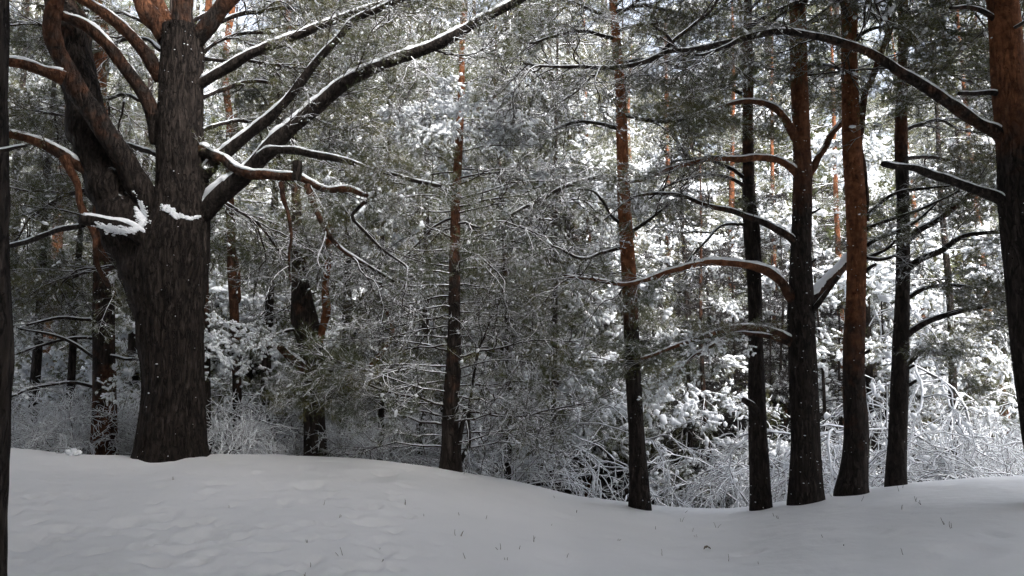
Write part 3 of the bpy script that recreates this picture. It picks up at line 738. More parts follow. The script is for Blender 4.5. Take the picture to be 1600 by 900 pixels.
T.limb([(1250, 392), (1236, 372), (1200, 350), (1150, 331), (1100, 320), (1060, 307), (1010, 305), (985, 308)], 12, 5, 9.0, [.3, .3], .55, .12, boughs=8, bstart=.3, bscale=(.3, .5), kmix=('gnarly', .5))
T.limb([(1248, 540), (1232, 530), (1212, 518), (1185, 512), (1130, 517), (1085, 532), (1040, 548), (1000, 560)], 12, 5, 9.0, [.3, .6, .5], .55, .12, boughs=9, bstart=.3, bscale=(.3, .5))
T.limb([(1248, 545), (1230, 534), (1205, 524), (1170, 522), (1130, 530), (1090, 552), (1060, 585)], 9, 4, 9.2, [.3, .5], .5, .15, boughs=5, bstart=.35, bscale=(.3, .45), kmix=('frost', .5))
T.limb([(1258, 280), (1270, 258), (1286, 234), (1305, 205), (1325, 180)], 13, 8, 10.0, [.6, .6], .6, .1, boughs=3, bstart=.6, bscale=(.3, .5))
T.limb([(1262, 335), (1275, 330), (1282, 325)], 5, 3, 9.5, .2, .3, name="stub")
T.limb([(1266, 418), (1273, 410), (1277, 405)], 5, 3, 9.5, .0, .3, name="stub")
T.limb([(1268, 488), (1276, 478), (1279, 470)], 5, 3, 9.5, .0, .3, name="stub")
T.crown(5.3, 9.8, 9, 2.3, lmin=.9)
T.fringe(6.4, 8.6, 11, 3.0, ('green', 'green', 'gnarly'))
T = Hero("copper_pine", "copper-barked pine with a thin side stem, leaning slightly between two dark trunks", None, 9.7,
         [(1331, 770, 47), (1334, 740, 41), (1338, 675, 36), (1334, 600, 32), (1334, 540, 32), (1338, 450, 28), (1337, 330, 31), (1331, 225, 28), (1327, 100, 25), (1326, 0, 26)],
         [(0, .85), (300, .95), (460, .8), (560, .35), (640, .25), (800, .05)], 10.1, 16, nspeck=200)
T.limb([(1352, 345), (1353, 300), (1348, 255), (1342, 215), (1350, 160), (1372, 105), (1385, 60), (1390, 0), (1395, -60)], 11, 9, 9.6, [.3, .6, .4], 0, sides=12, name="stem", boughs=3, bstart=.7)
for pp in ([(1352, 338), (1375, 315), (1410, 300), (1450, 296), (1490, 290)], [(1352, 358), (1390, 343), (1430, 330), (1475, 310), (1500, 296)], [(1354, 384), (1390, 365), (1430, 345), (1460, 320)], [(1353, 402), (1385, 390), (1400, 376)], [(1352, 402), (1380, 406), (1410, 398)]):
    T.limb(pp, 7, 3, 9.3, .15, .4, .25, boughs=3, bscale=(.3, .5), kmix=('gnarly', .5))
T.limb([(1352, 425), (1360, 418), (1366, 414)], 6, 4, 9.5, .0, .3, name="stub")
T.limb([(1348, 552), (1356, 548), (1358, 546)], 5, 4, 9.5, .0, .3, name="stub")
T.limb([(1327, 110), (1280, 100), (1225, 115)], 7, 3, 10.5, .2, .4, .2, boughs=9, bstart=.2, bscale=(.3, .6), kind='green', kmix=('gnarly', .4))
T.limb([(1328, 60), (1380, 40), (1430, 50)], 7, 3, 9.2, .2, .4, .2, boughs=9, bstart=.2, bscale=(.3, .6), kind='green', kmix=('gnarly', .4))
T.crown(5.3, 9.6, 8, 2.1, lmin=.8)
T.fringe(6.4, 8.6, 11, 3.0, ('green', 'green', 'gnarly'))
T = Hero("black_pine", "straight black pine trunk nearest the right edge tree, limbs only toward that tree", None, 10.0,
         [(1400, 760, 30), (1402, 700, 27), (1404, 640, 26), (1407, 560, 25), (1410, 450, 22), (1411, 330, 19), (1408, 225, 19), (1410, 100, 15), (1412, 0, 15)],
         [(0, .6), (150, .5), (240, .4), (330, .05), (800, 0)], 9.9, 17)
T.limb([(1412, 528), (1425, 516), (1450, 502), (1500, 486), (1545, 477), (1590, 470)], 12, 6, 9.3, .1, .3, .35, boughs=7, bstart=.3, bscale=(.35, .55), boughdroop=-.4)
T.limb([(1414, 378), (1435, 360), (1465, 343), (1500, 318), (1525, 298)], 11, 6, 9.4, [.2, .4], .3, .35, boughs=4, bstart=.4, bscale=(.35, .6))
T.limb([(1414, 420), (1440, 403), (1475, 388), (1512, 366), (1570, 360)], 12, 5, 9.3, .1, .3, .35, boughs=6, bstart=.35, bscale=(.35, .6))
T.limb([(1414, 468), (1440, 452), (1475, 445), (1530, 448)], 8, 4, 9.5, .1, .3, .35, boughs=5, bstart=.3, bscale=(.35, .55), boughdroop=-.3)
T.limb([(1414, 570), (1428, 560), (1440, 550), (1460, 552)], 10, 4, 9.6, .1, .6, .1, boughs=4, bstart=.3, bscale=(.35, .5), boughdroop=-.4)
for py in (579, 600): T.limb([(1416, py + 2), (1424, py - 3), (1429, py - 6)], 6, 4, 9.9, 0, .3, name="stub")
T.limb([(1410, 120), (1460, 110), (1520, 130)], 7, 3, 10.6, .2, .4, .2, boughs=9, bstart=.2, bscale=(.3, .6), kind='green', kmix=('gnarly', .4))
T.limb([(1409, 205), (1460, 190), (1515, 205)], 7, 3, 10.6, .2, .4, .2, boughs=9, bstart=.2, bscale=(.3, .6), kind='green', kmix=('gnarly', .4))
T.limb([(1410, 60), (1465, 45), (1530, 60)], 7, 3, 9.6, .2, .4, .2, boughs=9, bstart=.2, bscale=(.3, .6), kind='green', kmix=('gnarly', .4))
T.limb([(1408, 250), (1460, 245), (1520, 262)], 7, 3, 10.6, .2, .4, .2, boughs=9, bstart=.2, bscale=(.3, .6), kind='green', kmix=('gnarly', .4))
T.crown(4.8, 9.4, 9, 2.3, lmin=.9)
T.fringe(6.4, 8.6, 11, 3.0, ('green', 'green', 'gnarly'))
T = Hero("leaning_pine", "big pine at the right edge, reddish above, with a long arching snow-topped limb", None, 7.6,
         [(1646, 800, 58), (1630, 700, 52), (1616, 600, 50), (1606, 500, 52), (1598, 400, 54), (1591, 300, 58), (1585, 200, 54), (1574, 100, 50), (1567, 0, 46)],
         [(0, .95), (120, .8), (230, .45), (300, .12), (420, 0), (800, 0)], 10.6, 18, sides=64, amp=0.016, step=.03, nspeck=60)
T.limb([(1572, 225), (1556, 206), (1530, 194), (1480, 161), (1430, 126), (1380, 96), (1330, 72), (1280, 55), (1225, 45), (1180, 52), (1140, 64), (1090, 75), (1050, 80), (1000, 97), (940, 105), (880, 107), (820, 103)], 20, 4, 7.2, [.35, .3, .15, .1], .45, .1, sides=22, boughs=34, bstart=.38, bscale=(.22, .5), kind='gnarly', kmix=('green', .25))
T.limb([(1160, 60), (1140, 72), (1100, 85), (1085, 88)], 7, 4, 7.2, .1, .45, d0=7.3, boughs=1, bscale=(.35, .55), kind='gnarly')
T.limb([(1058, 79), (1048, 62), (1035, 50), (1022, 42)], 7, 3, 7.1, .1, .3, d0=7.3, boughs=2, bscale=(.25, .4), kind='twig')
T.limb([(1150, 62), (1190, 32), (1230, 10), (1280, -15)], 8, 5, 7.1, .1, .45, d0=7.4, boughs=2, bscale=(.3, .5), kind='twig')
T.limb([(1030, 85), (1080, 40), (1110, 15), (1125, -10)], 6, 4, 7.2, .1, .45, d0=7.3, boughs=2, bscale=(.3, .5), kind='twig')
T.limb([(1572, 322), (1556, 308), (1520, 295), (1475, 277), (1430, 265), (1380, 257)], 19, 9, 7.3, .05, .5, .1, sides=18)
T.limb([(1570, 150), (1545, 145), (1520, 142), (1496, 146)], 10, 6, 7.4, .1, .5, .05, name="stub")
T.limb([(1560, 35), (1535, 20), (1510, 12), (1480, 12)], 9, 5, 7.3, .3, .5, .05, boughs=2, bstart=.6, bscale=(.3, .5))
T.limb([(1550, 30), (1544, 5), (1535, -20), (1520, -70)], 14, 8, 7.6, .7, 0, boughs=2)
T.crown(5.2, 10, 15, 2.8, lmin=1.2)
T.fringe(6.4, 8.6, 11, 3.0, ('green', 'green', 'gnarly'))

# second row, just behind the crest
T = Hero("brown_pine", "plain brown pine trunk standing alone between the edge trunk and the great forked pine", None, 11.0,
         [(163, 722, 39), (163, 660, 36), (163, 600, 33), (162, 500, 31), (160, 400, 27), (158, 250, 24), (156, 100, 20)], [(100, .7), (480, .25), (560, .25), (640, .45), (720, .45)], 9, 21)
for pp in ([(156, 530), (110, 527), (60, 540), (20, 555)], [(160, 607), (120, 598), (70, 603), (20, 618)], [(152, 562), (110, 535), (70, 520), (30, 512)], [(168, 555), (200, 560), (240, 570)], [(152, 500), (90, 497), (40, 510)], [(168, 590), (190, 600), (215, 596)]):
    T.limb(pp, 6, 3, 10.5, .1, .5, .2, boughs=3, bscale=(.3, .5), kind='twig', kmix=('frost', .5))
T.crown(4.0, 8.2, 10, 2.2, lmin=.9, slope=(.2, -.3))
T = Hero("hidden_pine", "narrow pine trunk half hidden behind the great forked pine", None, 12.0, [(321, 725, 17), (321, 600, 15), (319, 450, 14), (316, 250, 12)], [(200, .5), (720, .15)], 9, 22, nspeck=20)
T.crown(3.4, 8.2, 9, 1.7, 'frost', lmin=.7)
T = Hero("slender_pine", "slender reddish pine with a snow-laden bough hanging beside it, next to the great trunk", None, 12.5, [(371, 725, 15), (371, 640, 14), (369, 560, 13), (365, 460, 14), (362, 400, 14), (358, 250, 11)], [(200, .6), (480, .45), (720, .15)], 9, 23, nspeck=20)
T.limb([(366, 475), (372, 470), (374, 440), (372, 400)], 6, 4, 12.4, .5, 0, name="stem")
for k, (a, b) in enumerate(((0.3, -.5), (-.3, -.6), (0.8, -.3), (-.8, -.4), (0.1, -.8), (.5, -.7))):
    add_bough(T.root, at(352 + k * 8, 498 + k * 3, 12.2) - T.base, (a, -.5, b), .38, 'heavy', T.rng)
T.crown(3.6, 8.2, 9, 1.8, 'green', lmin=.7)
T = Hero("broken_pine", "forked pine with a snapped snow-capped limb and curved red side branches", None, 11.4,
         [(492, 728, 37), (493, 700, 34), (490, 640, 32), (487, 590, 31), (486, 540, 37), (476, 500, 40), (471, 460, 30), (467, 400, 22), (462, 300, 15), (458, 150, 9)], [(100, .3), (400, .25), (500, .25), (560, .2), (720, .05)], 9.2, 24, nspeck=60)
T.limb([(492, 550), (500, 525), (508, 490), (508, 455), (510, 420), (515, 350)], 14, 10, 11.2, .85, 0, name="stem", boughs=3)
T.limb([(486, 590), (470, 571), (452, 555), (438, 540)], 14, 12, 10.9, .4, .8, 0)
T.limb([(496, 625), (528, 612), (570, 582), (600, 548), (612, 525), (612, 508), (604, 488)], 11, 6, 10.8, [.5, .75, .7], .3, .35, boughs=3, bstart=.6, bscale=(.3, .45))
T.limb([(496, 615), (510, 590), (530, 556), (550, 530), (562, 505), (572, 488)], 7, 4, 11, .15, .2, .4, boughs=2, bstart=.6, bscale=(.3, .45))
T.limb([(498, 630), (530, 618), (570, 600), (600, 583), (640, 575)], 10, 5, 10.7, .2, .5, .2, boughs=6, bstart=.4, bscale=(.35, .55))
T.limb([(480, 520), (460, 514), (440, 520), (415, 530)], 6, 4, 11, .1, .6, .1, boughs=2, bscale=(.3, .4), kind='frost')
for k in range(4):
    a = T.rng.uniform(0, 6.28); add_bough(T.root, at(T.rng.uniform(455, 525), T.rng.uniform(560, 640), 11.2) - T.base, (math.cos(a), -abs(math.sin(a)), T.rng.uniform(-.9, -.3)), T.rng.uniform(.35, .5), T.rng.choice(('twig', 'green')), T.rng)
T.crown(4.2, 8.4, 10, 2.0, 'green', lmin=.9)
T = Hero("twiggy_pine", "straight dark young pine with many thin level twigs, a thin sapling stem at its foot", None, 10.2,
         [(704, 738, 36), (703, 700, 28), (704, 640, 25), (709, 560, 23), (710, 450, 18), (712, 330, 16), (717, 225, 14), (721, 130, 11), (722, 70, 9)], [(100, .8), (300, .6), (420, .3), (560, .25), (740, .1)], 9.5, 25, nspeck=60)
T.limb([(716, 738), (714, 705), (716, 680), (722, 660), (728, 640)], 12, 6, 10.1, .1, 0, name="stem", d0=10.1)
T.limb([(720, 720), (733, 690), (733, 655), (740, 600), (750, 545), (768, 490)], 7, 3, 10.2, 0, .2, name="stem", boughs=8, bstart=.3, kind='twig', bscale=(.3, .45))
rr = T.rng
for k in range(80):
    f = (k + rr.random()) / 80; py = 120 + 590 * f; i = int(np.argmin(np.abs(T.path[:, 2] - at(710, py, 10.2)[2])))
    sgn = 1 if k % 2 else -1; a = rr.uniform(-.9, .9)
    add_bough(T.root, T.path[i] - T.base, (sgn * math.cos(a), -math.sin(a) * (1 if rr.random() < .65 else -.7), rr.uniform(-.18, .08)), rr.uniform(.5, .95) * (1.0 if py > 250 else .6), rr.choice(('twig', 'twig', 'twig', 'gnarly', 'green', 'frost' if py < 330 else 'twig')), rr)
for k in range(9): add_bough(T.root, at(722, 175 + 4 * k, 10.2) - T.base, (math.cos(k * 2.4), math.sin(k * 2.4), rr.uniform(-.35, .1)), .45, 'heavy', rr)

# ------------------------------------------------------------------ the forest behind
GAPS = [(-400, "left of the great forked pine", "left of the great pine"), (215, "behind the great forked pine", "around the great pine"),
        (330, "between the great and snapped pines", "by the snapped pine"), (510, "between the snapped and twiggy pines", "left of the twiggy pine"),
        (710, "between the twiggy and orange pines", "left of the orange pine"), (985, "between the orange and stubbed pines", "right of the orange pine"),
        (1180, "among the slim trunks of the dip", "among the slim trunks"), (1410, "between the black and leaning pines", "left of the edge pine")]
def gap(x, y):
    px = 800 + F * x / y; r = GAPS[0]
    for g_ in GAPS:
        if px >= g_[0]: r = g_
    return r
rb = np.random.default_rng(77)
# midground pines with their own boughs: (pixel x, distance, height, trunk radius, crown base, boughs, length, kinds, ruddy, label)
MID = [
    (85, 17, 13, .19, 1.2, 40, 2.6, ('green', 'frost', 'frost'), (.6, .9), "broad brown-barked pine far back beside the dark edge trunk"),
    (30, 14, 11, .13, 0.6, 38, 2.3, ('green', 'frost', 'heavy'), (.0, .3), None),
    (215, 15, 12, .14, 1.0, 40, 2.5, ('green', 'green', 'frost'), (.0, .3), None),
    (262, 20, 15, .16, 1.0, 36, 2.7, ('frost', 'heavy', 'green'), (.0, .3), None),
    (420, 14.5, 12, .12, 0.6, 44, 2.4, ('green', 'green', 'frost'), (.0, .3), None),
    (345, 19, 14, .14, 1.0, 40, 2.6, ('green', 'frost', 'heavy'), (.0, .3), None),
    (545, 14, 11, .12, 0.5, 46, 2.4, ('green', 'frost', 'twig'), (.0, .3), None),
    (610, 17.5, 14, .14, 0.6, 42, 2.6, ('green', 'frost', 'heavy'), (.0, .3), None),
    (480, 22, 16, .16, 1.0, 40, 2.9, ('frost', 'heavy', 'green'), (.0, .3), None),
    (790, 13.2, 9, .07, 0.4, 46, 1.9, ('gnarly', 'frost', 'green'), (.1, .5), "bushy young pine with drooping frosted twigs behind the dip"),
    (660, 13.5, 10, .09, 0.5, 44, 2.0, ('twig', 'green', 'frost'), (.0, .3), None),
    (842, 19, 14, .13, 3.2, 38, 2.5, ('heavy', 'frost', 'green'), (.0, .3), None),
    (920, 17, 13, .105, 4.0, 34, 2.4, ('green', 'frost', 'frost'), (.6, .7), "thin rust-red pine behind and left of the orange pine"),
    (897, 24, 15, .12, 4.4, 30, 2.4, ('frost', 'heavy'), (.6, .7), "faint red pine trunk far behind the dip"),
    (1047, 21, 15, .15, 3.4, 38, 2.6, ('green', 'frost', 'heavy'), (.5, .9), "brownish pine seen midway between the orange and the stubbed pine"),
    (1146, 24, 17, .17, 3.2, 36, 2.8, ('frost', 'heavy'), (.6, .9), "distant pale brown pine just behind the stubbed dark pine"),
    (1100, 15.5, 8, .07, 0.4, 38, 1.7, ('heavy', 'frost', 'heavy'), (.2, .5), "small pine plastered with thick snow beside the stubbed trunk"),
    (1308, 19, 15, .12, 4.2, 34, 2.5, ('heavy', 'frost'), (.7, .75), "slim bright orange pine showing far behind the copper-barked trunk"),
    (1215, 22, 15, .13, 2.5, 38, 2.6, ('heavy', 'heavy', 'frost'), (.4, .9), None),
    (1365, 16, 12, .10, 1.2, 40, 2.3, ('heavy', 'frost'), (.0, .3), None),
    (1475, 15, 11, .10, 2.0, 40, 2.3, ('heavy', 'frost', 'green'), (.0, .3), None),
    (1555, 18, 14, .13, 2.0, 40, 2.6, ('frost', 'heavy', 'green'), (.6, .9), "pale brown pine far back against the right edge trunk"),
    (1440, 24, 16, .14, 2.5, 36, 2.8, ('heavy', 'frost'), (.4, .9), None),
    (740, 21, 15, .14, 2.0, 40, 2.7, ('heavy', 'frost', 'green'), (.0, .3), None),
    (985, 26, 17, .15, 4.0, 36, 2.8, ('heavy', 'frost'), (.4, .9), None),
    (130, 23, 16, .16, 1.0, 38, 2.8, ('frost', 'heavy', 'green'), (.0, .3), None),
    (60, 12.2, 8.5, .09, 3.0, 28, 2.0, ('green', 'green', 'gnarly'), (.0, .3), None),
    (118, 13.0, 9, .08, 3.2, 28, 2.0, ('green', 'gnarly'), (.0, .3), None),
    (232, 12.4, 9, .09, 3.0, 28, 2.0, ('green', 'green', 'gnarly'), (.0, .3), None),
    (600, 12.2, 9.5, .06, 3.0, 34, 2.0, ('green', 'gnarly', 'green'), (.0, .3), None),
    (860, 12.6, 9.5, .06, 3.6, 34, 2.1, ('green', 'twig', 'frost'), (.0, .3), None),
    (-60, 18, 14, .15, 1.0, 34, 2.6, ('green', 'frost'), (.0, .3), None),
]
for k in range(8): MID.append((rb.uniform(430, 1000), rb.uniform(17, 24), rb.uniform(15, 18), .1, rb.uniform(2.5, 4), 48, 2.8, ('green', 'frost', 'heavy'), (.0, .25), None))
for k in range(16):                # more of the same in the wood between them
    MID.append((rb.uniform(-60, 1050), rb.uniform(14.5, 21), rb.uniform(12, 16), .1, rb.uniform(1.0, 3.0), 48, 2.5, (('green', 'frost', 'green'), ('green', 'frost', 'heavy'))[k % 2], (.0, .25), None))
for k, (px, d, h, r, cb, nb, bl, kinds, rud, lab) in enumerate(MID):
    x = (px - 800) / F * d * 1.0; g = ground_at(x, d)
    name = "snowy_pine"
    gp = gap(x, d)
    if lab: grp = None
    else: lab = "snow-covered pine of the second rows " + gp[1]; grp = "snowy pines " + gp[2]
    root = empty(name, (x, d, g), lab, "pine tree", grp)
    path, rad, rd = simple_trunk(h, r, 300 + k, rud)
    obj("trunk", bark_tube(path, rad, rd, 14, 0.006, 300 + k, np.zeros(3)), root)
    a0 = rb.uniform(0, 6.28)
    for j in range(nb):
        f = (j // 3 * 3 + 1.5 + rb.normal(0, .4)) / nb; f = min(max(f, 0.01), 1); z = cb + (h - cb) * f ** 1.1; i = int(np.argmin(np.abs(path[:, 2] - z))); a = a0 + (j // 3) * 2.39996 + rb.normal(0, .4)
        ln = bl * (1 - .78 * f ** 1.6) * rb.uniform(.65, 1.15)
        add_bough(root, path[i], (math.cos(a), math.sin(a), -.28 + .5 * f + rb.normal(0, .12)), max(.35, ln / 2.2), 'green' if rb.random() < 1.5 * (f - .25) else kinds[rb.integers(len(kinds))], rb)  # fewer snowy boughs higher up, standing in for dark backlit crown tops
taken = []
DARK = [bough_data(960 + s, nside=11, nsub=4, kn=4, nl=.11, nw=.014, psnow=.03, plump=.008, lump=.04, droop=-.03, twig_r=1.5, coarse=True).data() for s in range(2)]
# far pines: one crown each, shared between alike trees
FAR = []
for s in range(5):
    rng = np.random.default_rng(500 + s); h = (17, 19, 21, 23, 18)[s]; path, rad, rd = simple_trunk(h, .17, 520 + s, (0.05, .35)); cr = MB()
    cb = (1.0, 2.0, 3.0, 1.5, 1.0)[s]; nb = 50
    for j in range(nb):
        f = (j // 4 * 4 + 2 + rng.normal(0, .55)) / nb; f = min(max(f, 0.01), 1); z = cb + (h - cb) * f; i = int(np.argmin(np.abs(path[:, 2] - z))); a = (j // 4) * 2.39996 + s + rng.normal(0, .42)
        ln = 3.3 * (1 - .8 * f ** 1.7) * rng.uniform(.6, 1.15); kd = 'green' if rng.random() < 1.6 * (f - .3) else ('frost', 'heavy', 'heavy', 'frost', 'green')[rng.integers(5)]  # upper far boughs turned green to imitate the backlit shade
        cr.add_data(CDATA[kd][rng.integers(3)], bough_matrix(path[i], (math.cos(a), math.sin(a), -.3 + .55 * f + rng.normal(0, .12)), max(.35, ln / 2.2), rng))
    FAR.append((bark_tube(path, rad, rd, 10, 0.004, 520 + s, np.zeros(3)), cr.mesh("crown", FOL)))
def far_tree(x, y, s, sc, rot):
    dark = rb.random() < .46 or s > 9; S_ = FARD[s % 2] if dark else FAR[s % 5]
    gp = gap(x, y)
    root = empty("distant_pine", (x, y, ground_at(x, y) - .1), ("distant dark pine with little snow, " if dark else "distant snow-laden pine on the slope beyond, ") + gp[1], "pine tree", ("distant dark pines " if dark else "distant snowy pines ") + gp[2])
    root.rotation_euler = (0, 0, rot); root.scale = (sc, sc, sc)
    obj("trunk", S_[0], root); obj("crown", S_[1], root, kind="stuff")
# young pines behind the shrubs, added and coloured dark for the forest's inner shade
TH = []
M_SHADE_TWIG, _nt, _b = new_mat("shade_twig"); _b.inputs["Base Color"].default_value = (0.034, 0.031, 0.030, 1); _b.inputs["Roughness"].default_value = 0.95; _b.inputs["Specular IOR Level"].default_value = 0.1
for s in range(4):
    rng = np.random.default_rng(620 + s); h = (6.5, 7.5, 8.5, 7.0)[s]; path, rad, rd = simple_trunk(h, .07, 640 + s, (.0, .15)); cr = MB(); nb = 34
    for j in range(nb):
        f = (j + rng.random()) / nb; z = .4 + (h - .4) * f; i = int(np.argmin(np.abs(path[:, 2] - z))); a = j * 2.39996
        cr.add_data(DARK[rng.integers(2)], bough_matrix(path[i], (math.cos(a), math.sin(a), -.1 + .5 * f + rng.normal(0, .12)), max(.35, 1.7 * (1 - .6 * f) * rng.uniform(.6, 1.1) / 2.2), rng))
    TH.append((bark_tube(path, rad, rd, 8, 0.003, 620 + s, np.zeros(3)), cr.mesh("crown", [M_SHADE_TWIG, M_SHADE_TWIG, M_SNOW])))
for k in range(235):
    px = rb.uniform(740, 1230) if k < 130 else rb.uniform(-20, 1620); y = rb.uniform(16.0, 25); x = (px - 800) / F * y
    if any((x - a) ** 2 + (y - b) ** 2 < .8 for a, b in taken): continue
    taken.append((x, y)); gp = gap(x, y); s = int(rb.integers(4)); sc = rb.uniform(.8, 1.25)
    root = empty("young_pine", (x, y, ground_at(x, y) - .05), "young thicket pine, coloured dark for forest shade, " + gp[1], "pine tree", "thicket pines " + gp[2]); root.rotation_euler = (0, 0, rb.uniform(0, 6.28)); root.scale = (sc, sc, sc)
    obj("trunk", TH[s][0], root); obj("crown", TH[s][1], root, kind="stuff")
# and far pines modelled with little snow
FARD = []
for s in range(2):
    rng = np.random.default_rng(560 + s); h = (18, 21)[s]; path, rad, rd = simple_trunk(h, .17, 580 + s, (.0, .3)); cr = MB(); nb = 52
    for j in range(nb):
        f = (j + rng.random()) / nb; z = 1.0 + (h - 1.0) * f; i = int(np.argmin(np.abs(path[:, 2] - z))); a = j * 2.39996
        kd = DARK[rng.integers(2)] if rng.random() < .8 else CDATA['green'][rng.integers(3)]
        cr.add_data(kd, bough_matrix(path[i], (math.cos(a), math.sin(a), -.2 + .5 * f + rng.normal(0, .12)), max(.35, 3.2 * (1 - .8 * f ** 1.5) * rng.uniform(.6, 1.1) / 2.2), rng))
    FARD.append((bark_tube(path, rad, rd, 10, 0.004, 590 + s, np.zeros(3)), cr.mesh("crown", FOL)))
for px_, y_ in ((1290, 27), (1225, 31), (1085, 29), (1060, 36), (1380, 30), (1340, 24), (1170, 27), (880, 30), (955, 33)):
    taken.append(((px_ - 800) / F * y_, y_)); far_tree((px_ - 800) / F * y_, y_, 10 + px_ % 2, 1.2, px_)
n = 0; tries = 0
while n < 160 and tries < 4000:
    tries += 1
    y = 24 + 84 * rb.random() ** 1.25; x = rb.uniform(-0.80, 0.80) * y
    if any((x - a) ** 2 + (y - b) ** 2 < (2.3 + 0.02 * y) ** 2 for a, b in taken): continue
    taken.append((x, y)); far_tree(x, y, int(rb.integers(5)), rb.uniform(1.15, 1.65), rb.uniform(0, 6.28)); n += 1
# ------------------------------------------------------------------ frosted shrubs beyond the crest
def shrub_mesh(seed, h=2.2, stems=9, tr=1.0, droop=-0.05):
    rng = np.random.default_rng(seed); mb = MB()
    a = rng.uniform(0, 2 * PI, stems); D = np.stack((np.cos(a) * .75, np.sin(a) * .75, rng.uniform(.5, 1.4, stems)), -1)
    s0 = grow(np.stack((np.cos(a) * .1, np.sin(a) * .1, a * 0 - .1), -1), D, h * rng.uniform(.7, 1.25, stems), 12, .13, droop, rng)
    tubes(mb, s0, np.linspace(.017, .007, 12)[None] * tr * np.ones((stems, 1)), 5, 0)
    par, n = s0, 12; pts = []
    for lv, (nc, l0, l1, ra, rb_, m, sd) in enumerate(((8, .4, 1.2, .0105, .007, 9, 4), (4, .15, .55, .0078, .0055, 7, 3), (3, .06, .2, .006, .0045, 4, 3))):
        N = len(par) * nc; k = np.repeat(np.arange(len(par)), nc); tt = rng.uniform(.2, .99, N) * (n - 1); i = np.minimum(tt.astype(int), n - 2); f = (tt - i)[:, None]
        P = par[k, i] * (1 - f) + par[k, i + 1] * f; tg = unit(par[k, i + 1] - par[k, i])
        c = grow(P, tg + unit(rng.normal(0, 1, (N, 3))) * .85, rng.uniform(l0, l1, N) * h / 2.2, m, .27, droop, rng)
        tubes(mb, c, np.linspace(ra, rb_, m)[None] * tr * np.ones((N, 1)), sd, 0)
        par, n = c, m; pts.append(c[:, -1])
    return mb
SHR = [shrub_mesh(700 + s, (2.0, 2.6, 1.8, 2.4, 2.2, 3.0)[s], (7, 8, 9, 6, 8, 7)[s], (1.0, 1.25, 1.4, 1.1, .9, 1.2)[s], (-.05, -.10, -.02, -.12, -.07, -.14)[s]).mesh("shrub", [M_FROST]) for s in range(6)]
def shrub(x, y, s, sc, rot):
    gp = gap(x, y)
    o = obj("frosted_shrub", SHR[s]); o.location = (x, y, ground_at(x, y)); o.rotation_euler = (0, 0, rot); o.scale = (sc,) * 3
    tag(o, "tangled shrub with every twig coated in snow, " + gp[1], "shrub", "frosted shrubs " + gp[2])
for k in range(74):
    y = 12.3 + 11 * rb.random() ** 2.2; x = rb.uniform(-.74, .74) * y
    if x < -.5 and k % 2: y = rb.uniform(10.9, 11.9); x = rb.uniform(-.72, -.08) * y
    if abs(800 + F * x / y - 490) < 45: continue
    if 800 < 800 + F * x / y < 1190 and rb.random() < .75: continue
    shrub(x, y, int(rb.integers(6)), rb.uniform(.45, .7) if y < 12 else rb.uniform(.7, 1.05) if y < 13.4 else rb.uniform(.75, 1.3), rb.uniform(0, 6.28))
# the tall white bush heavy with snow near the right edge
wb = shrub_mesh(790, 3.4, 16, 1.5, -.16); rngw = np.random.default_rng(3)
V = np.concatenate(wb.v); pick = V[rngw.integers(0, len(V), 700)]; pick = pick[pick[:, 2] > .5]
lumps(wb, pick, rngw.normal(0, 1, (len(pick), 3)), rngw.uniform(.02, .05, len(pick)), rngw.uniform(.03, .09, len(pick)), rngw, 1)
wme = wb.mesh("shrub", [M_FROST, M_SNOW])
for px, d, sc, lab in ((1500, 14.2, 1.45, "tall drooping bush, whitest of all, near the right edge pine"), (1175, 14.0, .9, "white snow-caked bush at the foot of the stubbed dark pine")):
    x = (px - 800) / F * d; o = obj("white_bush", wme); o.location = (x, d, ground_at(x, d)); o.scale = (sc,) * 3; o.rotation_euler = (0, 0, px); tag(o, lab, "bush")
# unseen pines added around the viewer to keep light off the near slope
SHADE_BOUGHS = []
for s in range(3):
    m_ = MB(); m_.add_data(CDATA[('green', 'frost', 'heavy')[s]][s], Matrix.Identity(4)); SHADE_BOUGHS.append(m_.mesh("shade_bough", FOL))
SHADE_PINES = [(-5.6, 1.6, 9.8), (0.6, -2.6, 12), (5.4, 0.9, 9.8), (-4.4, -3.2, 12), (5.2, -3.0, 12), (2.4, -0.8, 11), (-8.5, 4.5, 9.8), (8.2, 4.8, 9.8), (-2.2, 0.2, 10.5), (8.8, -1.2, 11), (-8.6, -0.8, 11)]
for k, (sx, sy, sh) in enumerate(SHADE_PINES):
    g = ground_at(sx, sy); path, rad, rd = simple_trunk(sh, .17, 60 + k, (0.0, 0.8)); rr = np.random.default_rng(60 + k)
    root = empty("unseen_shade_pine", (sx, sy, g), "unseen pine added around the viewer to shade the near slope", "pine tree", "unseen pines added for shade")
    obj("trunk", bark_tube(path, rad, rd, 16, 0.008, 60 + k, np.zeros(3)), root)
    for j in range(90):
        f = (j + rr.random()) / 90; z = 7.2 + (sh - 7.2) * f; i = int(np.argmin(np.abs(path[:, 2] - z))); a = j * 2.39996 + rr.normal(0, .2)
        obj("bough", SHADE_BOUGHS[rr.integers(3)], root, bough_matrix(path[i], (math.cos(a), math.sin(a), 0.06 + .25 * f), max(.8, 4.6 * (1 - .6 * f ** 1.6) * rr.uniform(.7, 1.1) / 2.2), rr))
